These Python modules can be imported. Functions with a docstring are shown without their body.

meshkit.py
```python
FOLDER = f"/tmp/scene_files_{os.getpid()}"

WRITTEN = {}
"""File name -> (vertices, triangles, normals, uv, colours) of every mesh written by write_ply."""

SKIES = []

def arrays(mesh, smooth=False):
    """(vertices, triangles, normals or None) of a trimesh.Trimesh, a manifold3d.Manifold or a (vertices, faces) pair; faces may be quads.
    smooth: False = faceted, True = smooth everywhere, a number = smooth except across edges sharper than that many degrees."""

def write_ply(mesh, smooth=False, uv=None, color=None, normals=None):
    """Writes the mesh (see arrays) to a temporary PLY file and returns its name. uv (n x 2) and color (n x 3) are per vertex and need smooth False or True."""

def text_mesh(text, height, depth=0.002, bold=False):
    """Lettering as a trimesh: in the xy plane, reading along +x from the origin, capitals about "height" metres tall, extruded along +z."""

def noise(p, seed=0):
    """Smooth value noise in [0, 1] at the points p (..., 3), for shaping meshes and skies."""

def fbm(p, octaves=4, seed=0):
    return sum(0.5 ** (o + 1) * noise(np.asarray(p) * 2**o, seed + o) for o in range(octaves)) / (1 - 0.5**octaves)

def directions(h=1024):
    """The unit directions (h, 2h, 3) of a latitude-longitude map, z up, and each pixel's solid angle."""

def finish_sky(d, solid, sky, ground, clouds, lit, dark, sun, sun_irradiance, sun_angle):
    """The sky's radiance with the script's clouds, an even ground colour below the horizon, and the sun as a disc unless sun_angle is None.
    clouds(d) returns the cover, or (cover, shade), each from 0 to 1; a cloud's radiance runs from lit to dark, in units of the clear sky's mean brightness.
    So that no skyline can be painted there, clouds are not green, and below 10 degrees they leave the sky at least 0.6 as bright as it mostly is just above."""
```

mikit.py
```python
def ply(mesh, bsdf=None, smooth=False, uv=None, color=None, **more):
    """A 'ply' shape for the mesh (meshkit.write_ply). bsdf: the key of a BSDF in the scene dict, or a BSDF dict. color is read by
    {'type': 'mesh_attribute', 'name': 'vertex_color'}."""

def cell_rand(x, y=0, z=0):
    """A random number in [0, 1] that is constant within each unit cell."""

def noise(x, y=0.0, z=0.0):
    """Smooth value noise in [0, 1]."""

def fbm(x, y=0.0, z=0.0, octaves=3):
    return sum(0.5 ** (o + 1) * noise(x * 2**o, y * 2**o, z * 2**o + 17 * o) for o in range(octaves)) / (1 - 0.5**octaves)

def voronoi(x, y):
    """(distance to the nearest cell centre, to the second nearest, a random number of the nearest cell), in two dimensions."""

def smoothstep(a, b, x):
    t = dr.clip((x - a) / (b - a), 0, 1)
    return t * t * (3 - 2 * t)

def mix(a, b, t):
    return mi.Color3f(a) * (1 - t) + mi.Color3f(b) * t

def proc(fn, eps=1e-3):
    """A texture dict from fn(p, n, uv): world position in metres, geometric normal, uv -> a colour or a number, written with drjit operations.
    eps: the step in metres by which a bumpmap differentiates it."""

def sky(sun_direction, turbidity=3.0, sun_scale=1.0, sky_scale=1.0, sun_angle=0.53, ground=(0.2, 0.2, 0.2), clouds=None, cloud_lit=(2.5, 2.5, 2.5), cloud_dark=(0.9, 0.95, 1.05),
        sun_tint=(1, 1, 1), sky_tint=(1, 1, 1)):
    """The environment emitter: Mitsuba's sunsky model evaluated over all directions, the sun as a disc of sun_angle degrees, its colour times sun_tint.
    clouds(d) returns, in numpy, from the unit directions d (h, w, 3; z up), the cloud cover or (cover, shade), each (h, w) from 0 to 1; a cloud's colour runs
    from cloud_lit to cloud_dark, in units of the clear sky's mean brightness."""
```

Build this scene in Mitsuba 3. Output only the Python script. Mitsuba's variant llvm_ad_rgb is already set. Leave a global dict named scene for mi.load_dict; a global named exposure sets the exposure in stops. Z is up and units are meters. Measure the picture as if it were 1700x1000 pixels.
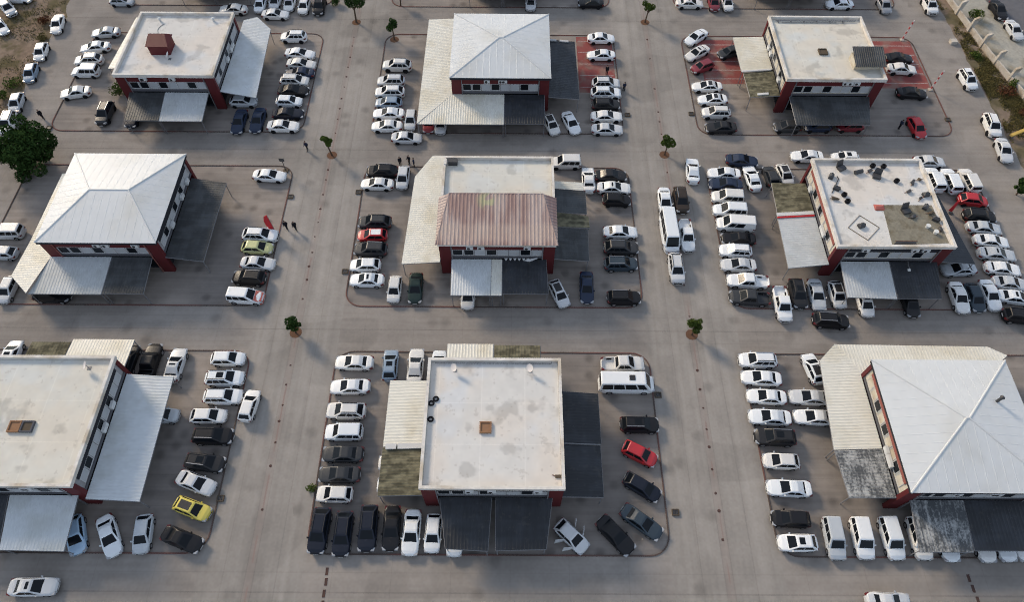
import math, random
import numpy as np, trimesh, drjit as dr, mitsuba as mi, mikit, meshkit
import shapely
from shapely.geometry import Polygon, box as sbox
from manifold3d import Manifold
from mikit import proc, noise, fbm, voronoi, cell_rand, smoothstep, mix, ply

T = mi.ScalarTransform4f
rng = random.Random(7)
scene, labels = {}, {}
V = np.array

# ------------------------------------------------------------------ camera, light, exposure
PITCH, YAW, ROLL, CAM_Z = 1.0145, 0.0017, 0.0075, 74.0
_f = V([math.sin(YAW) * math.cos(PITCH), math.cos(YAW) * math.cos(PITCH), -math.sin(PITCH)])
_r = V([math.cos(YAW), -math.sin(YAW), 0.0])
_u = np.cross(_r, _f)
_up = -_r * math.sin(ROLL) + _u * math.cos(ROLL)
scene['camera'] = {'type': 'perspective', 'fov': math.degrees(2 * math.atan(850 / 1148.2)), 'fov_axis': 'x',
                   'near_clip': 0.5, 'far_clip': 3000.0,
                   'to_world': T().look_at(origin=[0, 0, CAM_Z], target=(V([0, 0, CAM_Z]) + _f).tolist(), up=_up.tolist())}
SUN_ELEV, SUN_AZ = math.radians(27), math.radians(135)     # behind and to the left of the view
SUN = [math.cos(SUN_AZ) * math.cos(SUN_ELEV), math.sin(SUN_AZ) * math.cos(SUN_ELEV), math.sin(SUN_ELEV)]
scene['sky'] = mikit.sky(SUN, turbidity=3, sun_scale=0.45, sun_angle=13.0, sun_tint=(0.92, 0.98, 1.14), clouds=lambda d: 0.6, cloud_lit=(1.3, 1.42, 1.62), cloud_dark=(1.2, 1.22, 1.3))
exposure = 2.74


# ------------------------------------------------------------------ materials
def rgb(c): return {'type': 'rgb', 'value': [float(x) for x in c]}


def principled(c, rough=0.6, spec=0.4, **kw):
    tex = c if isinstance(c, dict) else rgb(c)
    d = {'type': 'principled', 'base_color': tex, 'roughness': rough, 'specular': spec}
    d.update(kw)
    return {'type': 'twosided', 'bsdf': d}


def diffuse(c):
    return {'type': 'twosided', 'bsdf': {'type': 'diffuse', 'reflectance': c if isinstance(c, dict) else rgb(c)}}


def band(v, c, w):            # 1 inside a soft stripe of half width w about c
    return 1 - smoothstep(w * 0.6, w * 1.4, dr.abs(v - c))


AVE = ((-26.25, 5.2), (22.15, 5.5))
STREETS = (-18.4, 11.6, 41.75, 71.8, 101.8)


def ground_fn(p, n, uv):
    x, y = p.x, p.y
    big, mid, fine = fbm(x * 0.07, y * 0.07, 0, 3), fbm(x * 0.5 + 9, y * 0.5, 3, 3), noise(x * 5, y * 5, 7)
    sx = fbm(x * 0.10, y * 2.2, 5, 3)
    sy = fbm(x * 2.2, y * 0.10, 9, 3)
    col = mix((0.252, 0.228, 0.209), (0.30, 0.271, 0.245), big)
    ave = mi.Float(0)
    for c, w in AVE:
        ave = dr.maximum(ave, 1 - smoothstep(w - 0.3, w + 0.5, dr.abs(x - c)))
    col = mix(col, mi.Color3f(0.294, 0.272, 0.249) * (0.85 + 0.3 * big), ave * 0.75)
    st = dr.select(ave > 0.5, sy, sx)
    k = 0.78 + 0.22 * mid + 0.20 * (st - 0.35) + 0.09 * (fine - 0.5)
    col = col * k
    dark = mi.Float(1)
    red = mi.Float(0)
    for c, w in AVE:
        on = 0.35 + 0.65 * noise(x * 0.2, y * 0.9, 4)
        dark = dark * (1 - 0.16 * band(x, c + 0.42, 0.06) * on) * (1 - 0.16 * band(x, c - 0.42, 0.06) * on)
        red = dr.maximum(red, band(x, c, 0.40) * 0.20)
        red = dr.maximum(red, band(x, c + 0.05 * noise(y * 0.7, 3), 0.09) * 0.75 * smoothstep(0.35, 0.6, noise(x * 0.3, y * 0.45, 8)))
        for o in (-2.7, 2.7):
            dark = dark * (1 - 0.14 * band(x, c + o, 0.06) * on)
        for o in (-3.6, -1.9, 1.7, 3.3):
            dark = dark * (1 + 0.05 * band(x, c + o, 0.5))
    for c in STREETS:
        on = 0.45 + 0.55 * noise(x * 0.5, y * 0.2, 6)
        dark = dark * (1 - 0.24 * band(y, c, 0.07) * on) * (1 - 0.10 * band(y, c + 1.9, 0.06) * on) * (1 - 0.10 * band(y, c - 1.7, 0.06) * on)
    f1, f2, cr = voronoi(x * 0.22, y * 0.22)
    patch = smoothstep(0.52, 0.60, fbm(x * 0.16 + 40, y * 0.24, 11, 2)) * 0.10
    dark = dark * (1 - patch)
    oil = (1 - smoothstep(0.04, 0.22, f1)) * (cr > 0.72)
    dark = dark * (1 - 0.22 * oil)
    g = x / 6.0 - dr.floor(x / 6.0)
    dark = dark * (1 - 0.08 * (1 - ave) * (g < 0.014))
    col = col * dark
    return mix(col, mi.Color3f(0.23, 0.165, 0.145), red)


def lot_fn(p, n, uv):
    x, y = p.x, p.y
    big, mid = fbm(x * 0.11 + 31, y * 0.11, 2, 3), fbm(x * 0.7, y * 0.7 + 5, 8, 3)
    sx = fbm(x * 0.12, y * 2.6, 1, 3)
    col = mix((0.205, 0.184, 0.17), (0.285, 0.25, 0.222), smoothstep(0.25, 0.75, big))
    k = 0.76 + 0.24 * mid + 0.32 * (sx - 0.35) + 0.06 * (noise(x * 6, y * 6, 2) - 0.5)
    f1, f2, cr = voronoi(x * 0.4 + 3, y * 0.4)
    oil = (1 - smoothstep(0.05, 0.35, f1)) * (cr > 0.6)
    g = y / 3.35 - dr.floor(y / 3.35)
    return col * k * (1 - 0.32 * oil) * (1 - 0.10 * (g < 0.02))


def stained(c, amt=0.25, sc=0.35, tint=(0.75, 0.68, 0.58)):
    def fn(p, n, uv):
        a = fbm(p.x * sc + c[0] * 50, p.y * sc, p.z * sc, 4)
        b = fbm(p.x * sc * 6, p.y * sc * 6, p.z * 2, 2)
        col = mix(c, mi.Color3f(c) * mi.Color3f(tint), smoothstep(0.42, 0.8, a))
        return col * (1 - amt * 0.5 + amt * b)
    return proc(fn)


def deck_fn(c):
    def fn(p, n, uv):
        a, b = fbm(p.x * 0.22, p.y * 0.22, c[2] * 40, 4), fbm(p.x * 1.1, p.y * 1.1, 3, 4)
        col = mix(c, mi.Color3f(c) * mi.Color3f(1.03, 0.98, 0.935), smoothstep(0.35, 0.65, a))
        col = mix(col, mi.Color3f(c) * mi.Color3f(0.97, 1.0, 1.05), smoothstep(0.5, 0.75, fbm(p.x * 0.3 + 7, p.y * 0.3, 6, 3)))
        wet = smoothstep(0.60, 0.74, fbm(p.x * 0.45, p.y * 0.45 + 3, 8, 4))
        col = col * (1 - 0.22 * wet) * (0.93 + 0.14 * b)
        gx, gy = (p.x + 0.8) / 4.6, (p.y + 0.4) / 4.6
        sx, sy = dr.abs(gx - dr.floor(gx) - 0.5), dr.abs(gy - dr.floor(gy) - 0.5)
        seam = dr.maximum(1 - smoothstep(0.006, 0.016, sx), 1 - smoothstep(0.006, 0.016, sy))
        col = col * (1 + 0.07 * seam)
        spot = smoothstep(0.70, 0.80, fbm(p.x * 2.2, p.y * 2.2, 12, 3))
        return mix(col, (0.25, 0.21, 0.17), spot * 0.22)
    return proc(fn)


def dark_sheet(c, k):
    def fn(p, n, uv):
        a = fbm(p.x * 2.4, p.y * 0.35, 2, 3) * 0.5 + fbm(p.x * 0.35, p.y * 2.4, 5, 3) * 0.5
        b = fbm(p.x * 0.5, p.y * 0.5, 8, 3)
        d = smoothstep(0.66, 0.80, fbm(p.x * 3, p.y * 3, 4, 3))
        return mix(mix(c, mi.Color3f(c) * k, smoothstep(0.35, 0.7, 0.5 * a + 0.5 * b)), (0.10, 0.09, 0.075), d * 0.16)
    return proc(fn)


def redroof_fn(p, n, uv):
    a = fbm(p.x * 0.8, p.y * 0.25, 3, 3)
    ln = fbm(p.x * 3.0, p.y * 0.15, 4, 2)
    col = mix((0.235, 0.15, 0.135), (0.36, 0.285, 0.26), smoothstep(0.3, 0.7, 0.6 * a + 0.4 * ln))
    d = dr.sqrt(dr.square((p.x + 3.0) * 0.8) + dr.square((p.y - 56.3) * 0.8))
    g = (1 - smoothstep(0.5, 1.4, d)) * smoothstep(0.3, 0.5, fbm(p.x * 1.5, p.y * 1.5, 2, 2))
    low = band(p.y, 51.6, 1.2) * 0.5
    return mix(mix(col, (0.40, 0.31, 0.26), low), (0.34, 0.37, 0.19), g * 0.6)


def red_paint_fn(p, n, uv):
    w = fbm(p.x * 0.9, p.y * 0.9, 1, 4)
    return mix((0.23, 0.075, 0.07), (0.23, 0.14, 0.12), smoothstep(0.35, 0.75, w))


def kerb_fn(p, n, uv):
    t = noise(p.x * 0.35, p.y * 0.35, 2)
    return mix((0.095, 0.074, 0.066), (0.15, 0.08, 0.07), smoothstep(0.4, 0.7, t))


def dirt_fn(p, n, uv):
    a, b = fbm(p.x * 0.25, p.y * 0.25, 2, 4), fbm(p.x * 1.6, p.y * 1.6, 5, 3)
    col = mix((0.215, 0.15, 0.108), (0.27, 0.22, 0.175), a)
    c = fbm(p.x * 0.4 + 11, p.y * 0.4, 9, 4)
    return mix(col, (0.10, 0.09, 0.045), smoothstep(0.42, 0.68, c) * 0.75) * (0.60 + 0.45 * b)


def weathered_fn(p, n, uv):
    a = fbm(p.x * 5.0, p.y * 0.8, 2, 3)
    b = fbm(p.x * 0.6, p.y * 0.9, 7, 3)
    c = fbm(p.x * 7.0, p.y * 7.0, 4, 2)
    return mix((0.085, 0.09, 0.095), (0.36, 0.365, 0.36), smoothstep(0.38, 0.72, 0.35 * a + 0.35 * b + 0.3 * c))


def olive_fn(p, n, uv):
    a, b = fbm(p.x * 0.6, p.y * 2.4, 2, 4), fbm(p.x * 2.5, p.y * 2.5, 7, 2)
    return mix((0.075, 0.07, 0.05), (0.19, 0.175, 0.12), smoothstep(0.3, 0.75, 0.6 * a + 0.4 * b))


M = {
    'ground': diffuse(proc(ground_fn)), 'lot': diffuse(proc(lot_fn)), 'kerb': diffuse(proc(kerb_fn)),
    'dirt': diffuse(proc(dirt_fn)), 'red_paint': diffuse(proc(red_paint_fn)),
    'sidewalk': diffuse(stained((0.33, 0.315, 0.275), 0.3, 0.5)), 'far_road': diffuse(stained((0.13, 0.13, 0.14), 0.2, 0.3)),
    'white_line': diffuse((0.36, 0.29, 0.27)),
    'deck_white': diffuse(deck_fn((0.59, 0.574, 0.545))),
    'deck_cream': diffuse(deck_fn((0.575, 0.562, 0.51))),
    'parapet': diffuse(stained((0.62, 0.59, 0.55), 0.25, 0.6)),
    'wall_grey': diffuse(stained((0.30, 0.30, 0.31), 0.2, 0.6)), 'wall_cream': diffuse(stained((0.52, 0.48, 0.40), 0.2, 0.6)),
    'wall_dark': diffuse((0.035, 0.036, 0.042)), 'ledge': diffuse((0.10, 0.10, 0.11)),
    'red_wall': principled((0.088, 0.014, 0.016), 0.6, 0.25), 'red_trim': diffuse((0.26, 0.10, 0.085)),
    'blind': diffuse((0.40, 0.41, 0.42)), 'frame_white': diffuse((0.5, 0.5, 0.5)),
    'glass': principled((0.007, 0.009, 0.012), 0.10, 0.18),
    'roof_white': principled(stained((0.535, 0.55, 0.555), 0.08, 0.25, (0.92, 0.90, 0.86)), 0.45, 0.4),
    'roof_cap': principled((0.52, 0.525, 0.52), 0.5), 
    'sheet_cream': principled(stained((0.585, 0.57, 0.51), 0.14, 0.4, (0.86, 0.82, 0.74)), 0.5),
    'sheet_white': principled(stained((0.50, 0.525, 0.54), 0.12, 0.4, (0.85, 0.84, 0.80)), 0.45),
    'sheet_grey': principled(stained((0.42, 0.44, 0.45), 0.14, 0.4, (0.86, 0.85, 0.82)), 0.45),
    'sheet_dark': principled(dark_sheet((0.013, 0.015, 0.019), 2.0), 0.5),
    'sheet_charcoal': principled(dark_sheet((0.024, 0.026, 0.028), 2.2), 0.55),
    'sheet_olive': diffuse(proc(olive_fn)), 'sheet_weathered': diffuse(proc(weathered_fn)),
    'sheet_red': principled(proc(redroof_fn), 0.6), 'steel': principled((0.16, 0.16, 0.17), 0.5),
    'brown': diffuse((0.26, 0.15, 0.09)), 'dark_brown': diffuse((0.10, 0.08, 0.06)), 'rubber': diffuse((0.018, 0.018, 0.02)),
    'rim': principled((0.35, 0.35, 0.36), 0.35, metallic=0.7), 'plastic': principled((0.02, 0.02, 0.022), 0.5),
    'lamp': principled((0.30, 0.31, 0.33), 0.12, 0.6), 'tail': principled((0.10, 0.008, 0.008), 0.2, 0.6),
    'trunk': diffuse((0.10, 0.07, 0.05)), 'soil': diffuse((0.13, 0.075, 0.05)),
    'concrete': diffuse(stained((0.46, 0.42, 0.37), 0.25, 0.8)), 'tarp': diffuse(stained((0.215, 0.198, 0.158), 0.4, 0.9, (0.62, 0.55, 0.45))),
    'rust': diffuse(stained((0.16, 0.065, 0.04), 0.5, 0.9)), 'dark_metal': principled((0.045, 0.044, 0.046), 0.45),
    'faded_red': diffuse((0.40, 0.13, 0.11)), 'flag_red': diffuse((0.50, 0.045, 0.05)), 'pole_white': diffuse((0.62, 0.58, 0.56)), 'yellow': diffuse((0.50, 0.34, 0.10)),
    'skin': diffuse((0.36, 0.22, 0.16)), 'hair': diffuse((0.02, 0.017, 0.015)), 'cloth_black': diffuse((0.02, 0.02, 0.024)),
    'cloth_navy': diffuse((0.03, 0.035, 0.06)), 'bucket': diffuse((0.62, 0.62, 0.6)), 'drain': diffuse((0.085, 0.055, 0.048)),
}
PAINT = {'white': (0.66, 0.67, 0.675), 'white_warm': (0.64, 0.635, 0.62), 'white_cool': (0.62, 0.645, 0.665), 'white_grey': (0.48, 0.49, 0.50), 'white_dusty': (0.56, 0.55, 0.53), 'black_blue': (0.009, 0.012, 0.022), 'black_grey': (0.02, 0.02, 0.022), 'silver': (0.40, 0.425, 0.45), 'grey': (0.24, 0.25, 0.27), 'graphite': (0.036, 0.038, 0.042),
         'black': (0.010, 0.010, 0.012), 'dark_blue': (0.018, 0.028, 0.055), 'blue_graphite': (0.035, 0.05, 0.065), 'red': (0.38, 0.014, 0.02),
         'dark_red': (0.17, 0.02, 0.03), 'yellow': (0.56, 0.46, 0.085), 'yellow_green': (0.40, 0.41, 0.20), 'brown': (0.035, 0.026, 0.02),
         'light_blue': (0.30, 0.42, 0.55), 'grey_blue': (0.19, 0.25, 0.32), 'dark_green': (0.014, 0.028, 0.026)}
for k, c in PAINT.items():
    M['paint_' + k] = principled(c, 0.35, 0.45 if max(c) > 0.1 else 0.22, clearcoat=0.6 if max(c) > 0.1 else 0.2, clearcoat_gloss=0.9)


def leaf(c, var):
    def fn(p, n, uv):
        a = noise(p.x * 1.7, p.y * 1.7, p.z * 1.7)
        b = cell_rand(p.x * 9, p.y * 9, p.z * 9)
        return mix(c, var, 0.6 * a + 0.4 * b)
    return diffuse(proc(fn))


M['leaf_dark'] = leaf((0.016, 0.040, 0.013), (0.048, 0.08, 0.022))
M['leaf_mid'] = leaf((0.035, 0.065, 0.016), (0.10, 0.125, 0.03))
M['leaf_dry'] = leaf((0.085, 0.075, 0.03), (0.19, 0.155, 0.065))
M['leaf_red'] = leaf((0.07, 0.025, 0.018), (0.13, 0.06, 0.03))
for k, d in M.items():
    scene['m_' + k] = d


# ------------------------------------------------------------------ scene helpers
counts = {}


def numbered(name):
    k = counts.get(name, 0)
    counts[name] = k + 1
    return name if k == 0 else f'{name}_{k:03d}'


def add(name, shape, mat, parent=None, to_world=None):
    """ONE entry of the scene; shape is a mesh or the dict of one made before."""
    key = numbered((parent + '__' if parent else '') + name)
    d = dict(shape) if isinstance(shape, dict) else ply(shape)
    d['bsdf'] = {'type': 'ref', 'id': 'm_' + mat}
    if to_world is not None:
        d['to_world'] = to_world
    scene[key] = d
    return key


def tag(key, label=None, category=None, group=None, kind=None):
    d = {}
    for k, v in (('label', label), ('category', category), ('group', group), ('kind', kind)):
        if v: d[k] = v
    labels[key] = d
    return key


def cat(ms): return trimesh.util.concatenate(ms)


def bx(x0, x1, y0, y1, z0, z1):
    m = trimesh.creation.box((x1 - x0, y1 - y0, z1 - z0))
    m.apply_translation(((x0 + x1) / 2, (y0 + y1) / 2, (z0 + z1) / 2))
    return m


def cyl(p0, p1, r, r1=None, n=10):
    p0, p1 = V(p0, float), V(p1, float)
    L = np.linalg.norm(p1 - p0)
    z = (p1 - p0) / L
    x = np.cross(z, [0, 0, 1] if abs(z[2]) < 0.9 else [1, 0, 0]); x /= np.linalg.norm(x)
    y = np.cross(z, x)
    a = np.arange(n) * 2 * math.pi / n
    ring = np.cos(a)[:, None] * x + np.sin(a)[:, None] * y
    v = np.vstack([p0 + ring * r, p1 + ring * (r if r1 is None else r1), [p0], [p1]])
    i = np.arange(n); j = (i + 1) % n
    f = np.vstack([np.stack([i, j, j + n], 1), np.stack([i, j + n, i + n], 1), np.stack([j, i, i * 0 + 2 * n], 1), np.stack([i + n, j + n, i * 0 + 2 * n + 1], 1)])
    return trimesh.Trimesh(v, f, process=False)


def hull(pts): return trimesh.Trimesh(V(pts, float)).convex_hull if False else trimesh.convex.convex_hull(V(pts, float))


def torus(R, r, n=18, m=8):
    a, b = np.meshgrid(np.arange(n) * 2 * np.pi / n, np.arange(m) * 2 * np.pi / m, indexing='ij')
    v = np.stack([(R + r * np.cos(b)) * np.cos(a), (R + r * np.cos(b)) * np.sin(a), r * np.sin(b)], -1).reshape(-1, 3)
    i, j = np.meshgrid(np.arange(n), np.arange(m), indexing='ij')
    k = lambda i, j: (i % n) * m + j % m
    return trimesh.Trimesh(v, np.vstack([np.stack([k(i, j), k(i + 1, j), k(i + 1, j + 1)], -1).reshape(-1, 3), np.stack([k(i, j), k(i + 1, j + 1), k(i, j + 1)], -1).reshape(-1, 3)]), process=False)


def at(x, y, z=0.0, rot=0.0): return T().translate([float(x), float(y), float(z)]).rotate([0, 0, 1], float(rot))


def sheet(poly, z):
    """A flat polygon as a mesh, subdivided by earcut."""
    v, f = trimesh.creation.triangulate_polygon(poly, engine='earcut')
    m = trimesh.Trimesh(np.c_[v, np.full(len(v), z)], f, process=False)
    if m.face_normals[:, 2].mean() < 0: m.invert()
    return m


def polys(g):
    return [q for q in getattr(g, 'geoms', [g]) if q.geom_type == 'Polygon' and q.area > 1e-5]


def sheet_panels(poly, org, s, t, nrm, width, period, amp, gap=0.0, lift=0.006, fracs=(0.0, 0.45, 0.6, 0.85), thick=0.0):
    """Metal sheets laid side by side along s on a polygon (s, t): a list of meshes, ribs running along t."""
    org, s, t, nrm = (V(q, float) for q in (org, s, t, nrm))
    a0, _, a1, _ = poly.bounds
    n = max(1, round((a1 - a0) / width)); w = (a1 - a0) / n
    out = []
    hs = (0, 0, amp, amp)
    for i in range(n):
        u0, u1 = a0 + i * w + gap / 2, a0 + (i + 1) * w - gap / 2
        per = max(1, round(w / period)); pw = w / per
        brk = [a0 + i * w + (k + fr) * pw for k in range(per) for fr in fracs] + [a0 + (i + 1) * w]
        hh = [hs[q] for k in range(per) for q in range(4)] + [0]
        bks = [(min(max(b, u0), u1), h) for b, h in zip(brk, hh)]
        vs, fs, off = [], [], rng.uniform(0, lift)
        for (b0, h0), (b1, h1) in zip(bks, bks[1:]):
            if b1 - b0 < 1e-4: continue
            for q in polys(poly.intersection(sbox(b0, -50, b1, 50))):
                c = np.array(q.exterior.coords)[:-1]
                hgt = h0 + (h1 - h0) * (c[:, 0] - b0) / (b1 - b0) + off
                base = sum(len(x) for x in vs)
                vs.append(org + c[:, :1] * s + c[:, 1:] * t + hgt[:, None] * nrm)
                fs += [[base, base + k, base + k + 1] for k in range(1, len(c) - 1)]
        if vs:
            m = trimesh.Trimesh(np.vstack(vs), fs, process=False)
            if (m.face_normals @ nrm).mean() < 0: m.invert()
            if thick:
                lo = m.copy(); lo.vertices = lo.vertices - nrm * thick; lo.invert(); m = cat([m, lo])
            out.append(m)
    return out


# ------------------------------------------------------------------ ground and paving
tag(add('ground', trimesh.Trimesh([[-500, -300, 0], [500, -300, 0], [500, 700, 0], [-500, 700, 0]], [[0, 1, 2], [0, 2, 3]]), 'ground'), 'grey brown concrete streets and avenues between the lots', kind='structure')
CX, CY = (-50.5, -1.8, 46.8), (27.4, 57.3, 87.2, 117.1)
LOTX = ((-68.9, -31.1), (-21.0, 16.6), (27.6, 65.8))
LOTY = ((15.2, 38.75), (45.0, 68.6), (75.2, 98.0), (105.2, 128.0))
for j, (y0, y1) in enumerate(LOTY):
    for i, (x0, x1) in enumerate(LOTX):
        g = sbox(x0, y0, x1, y1).buffer(-2.2).buffer(2.2, quad_segs=6)
        tag(add('lot_paving', sheet(g, 0.004), 'lot'), kind='structure')
        ring = g.difference(g.buffer(-0.14))
        k = trimesh.creation.extrude_polygon(ring, 0.08, engine='earcut'); k.apply_translation([0, 0, 0.006])
        tag(add('kerb', k, 'kerb'), kind='structure')
# bare earth: left edge, strip on the right, beyond it a pavement and a road
wob = [(-75.7 + 0.45 * math.sin(y * 0.7) + rng.uniform(-0.3, 0.3), y) for y in np.arange(69, 140, 1.5)]
tag(add('dirt_ground', sheet(Polygon([(-140, 69), *wob, (-140, 140)]), 0.004), 'dirt'), 'bare brown earth along the left edge', kind='structure')
FENCE = [(80.9, 70.0), (78.96, 83.57), (77.0, 93.7), (75.68, 104.42), (73.0, 125.0)]
strip = [(73.4 + rng.uniform(-0.2, 0.2), y) for y in np.arange(66, 105, 1.2)] + [(72.3, 112), (70.5, 126)]
tag(add('dry_verge', sheet(Polygon(strip + [(x, y) for x, y in FENCE[::-1]] + [(81.4, 66)]), 0.004), 'dirt'), 'strip of dry earth and grass at right', kind='structure')
tag(add('sidewalk', sheet(Polygon([(x + 0.1, y) for x, y in FENCE] + [(78.6, 125), (81.9, 108.15), (84.9, 96), (88.5, 70)]), 0.008), 'sidewalk'), 'pale pavement beyond the pillared wall', kind='structure')
tag(add('far_road', sheet(Polygon([(78.7, 125), (82.0, 108.15), (85.0, 96), (88.6, 70), (130, 70), (130, 125)]), 0.006), 'far_road'), 'dark road beyond the pillared wall', kind='structure')
for x0, x1, y0, y1 in ((10.4, 16.2, 84.2, 97.6), (30.2, 36.6, 86.4, 97.0), (54.6, 65.4, 85.6, 97.0)):
    tag(add('red_paving', sheet(sbox(x0, y0, x1, y1), 0.010), 'red_paint'), kind='structure')
    for q in np.linspace(y0 + 1.2, y1 - 1.2, 5):
        tag(add('bay_line', sheet(sbox(x0 + 0.2, q - 0.07, x1 - 0.2, q + 0.07), 0.014), 'white_line'), kind='structure')

# ------------------------------------------------------------------ buildings
W7 = 7.15          # half width to the wall line under the canopies
BAYS = {'F': 'dbdbdb', 'L': 'bdbdbdb', 'R': 'dbdbdbd'}


def side_tf(side, cx, cy):
    """2x2 directions for a side: (along, outward)."""
    return {'F': (V([1, 0]), V([0, -1])), 'B': (V([1, 0]), V([0, 1])), 'R': (V([0, 1]), V([1, 0])), 'L': (V([0, 1]), V([-1, 0]))}[side]


def canopy(b, cx, cy, side, poly, mat, label, zi=3.2, zo=2.72, depth=4.9, period=0.36, posts=True, amp=0.022):
    al, ou = side_tf(side, cx, cy)
    s = V([*al, 0.0]); t = V([*ou, (zo - zi) / depth])
    org = V([cx, cy, zi]) + V([*ou, 0]) * W7
    nrm = np.cross(s, t); nrm = nrm * np.sign(nrm[2]) / np.linalg.norm(nrm)
    pg = Polygon(poly)
    # frame: beams under the sheet edges
    ring = np.array(pg.exterior.coords)
    beams = []
    for (a0, d0), (a1, d1) in zip(ring, ring[1:]):
        p, q = org + a0 * s + d0 * t - nrm * 0.07, org + a1 * s + d1 * t - nrm * 0.07
        if np.linalg.norm(q - p) > 0.3: beams.append(cyl(p, q, 0.05, n=4))
    key = add('canopy', cat(beams), 'steel', b)
    if label: tag(key, label)
    for m in sheet_panels(pg, org, s, t, nrm, 1.08, period, amp):
        add('panel', m, mat, key)
    if posts:
        far = [c for c in ring[:-1] if c[1] > depth * 0.6]
        for a, d in far:
            p = org + (a - math.copysign(0.12, a - pg.centroid.x)) * s + (d - 0.15) * t
            add('post', cyl([p[0], p[1], 0.0], [p[0], p[1], p[2] - 0.1], 0.055, n=8), 'steel', key)
    return key


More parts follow.
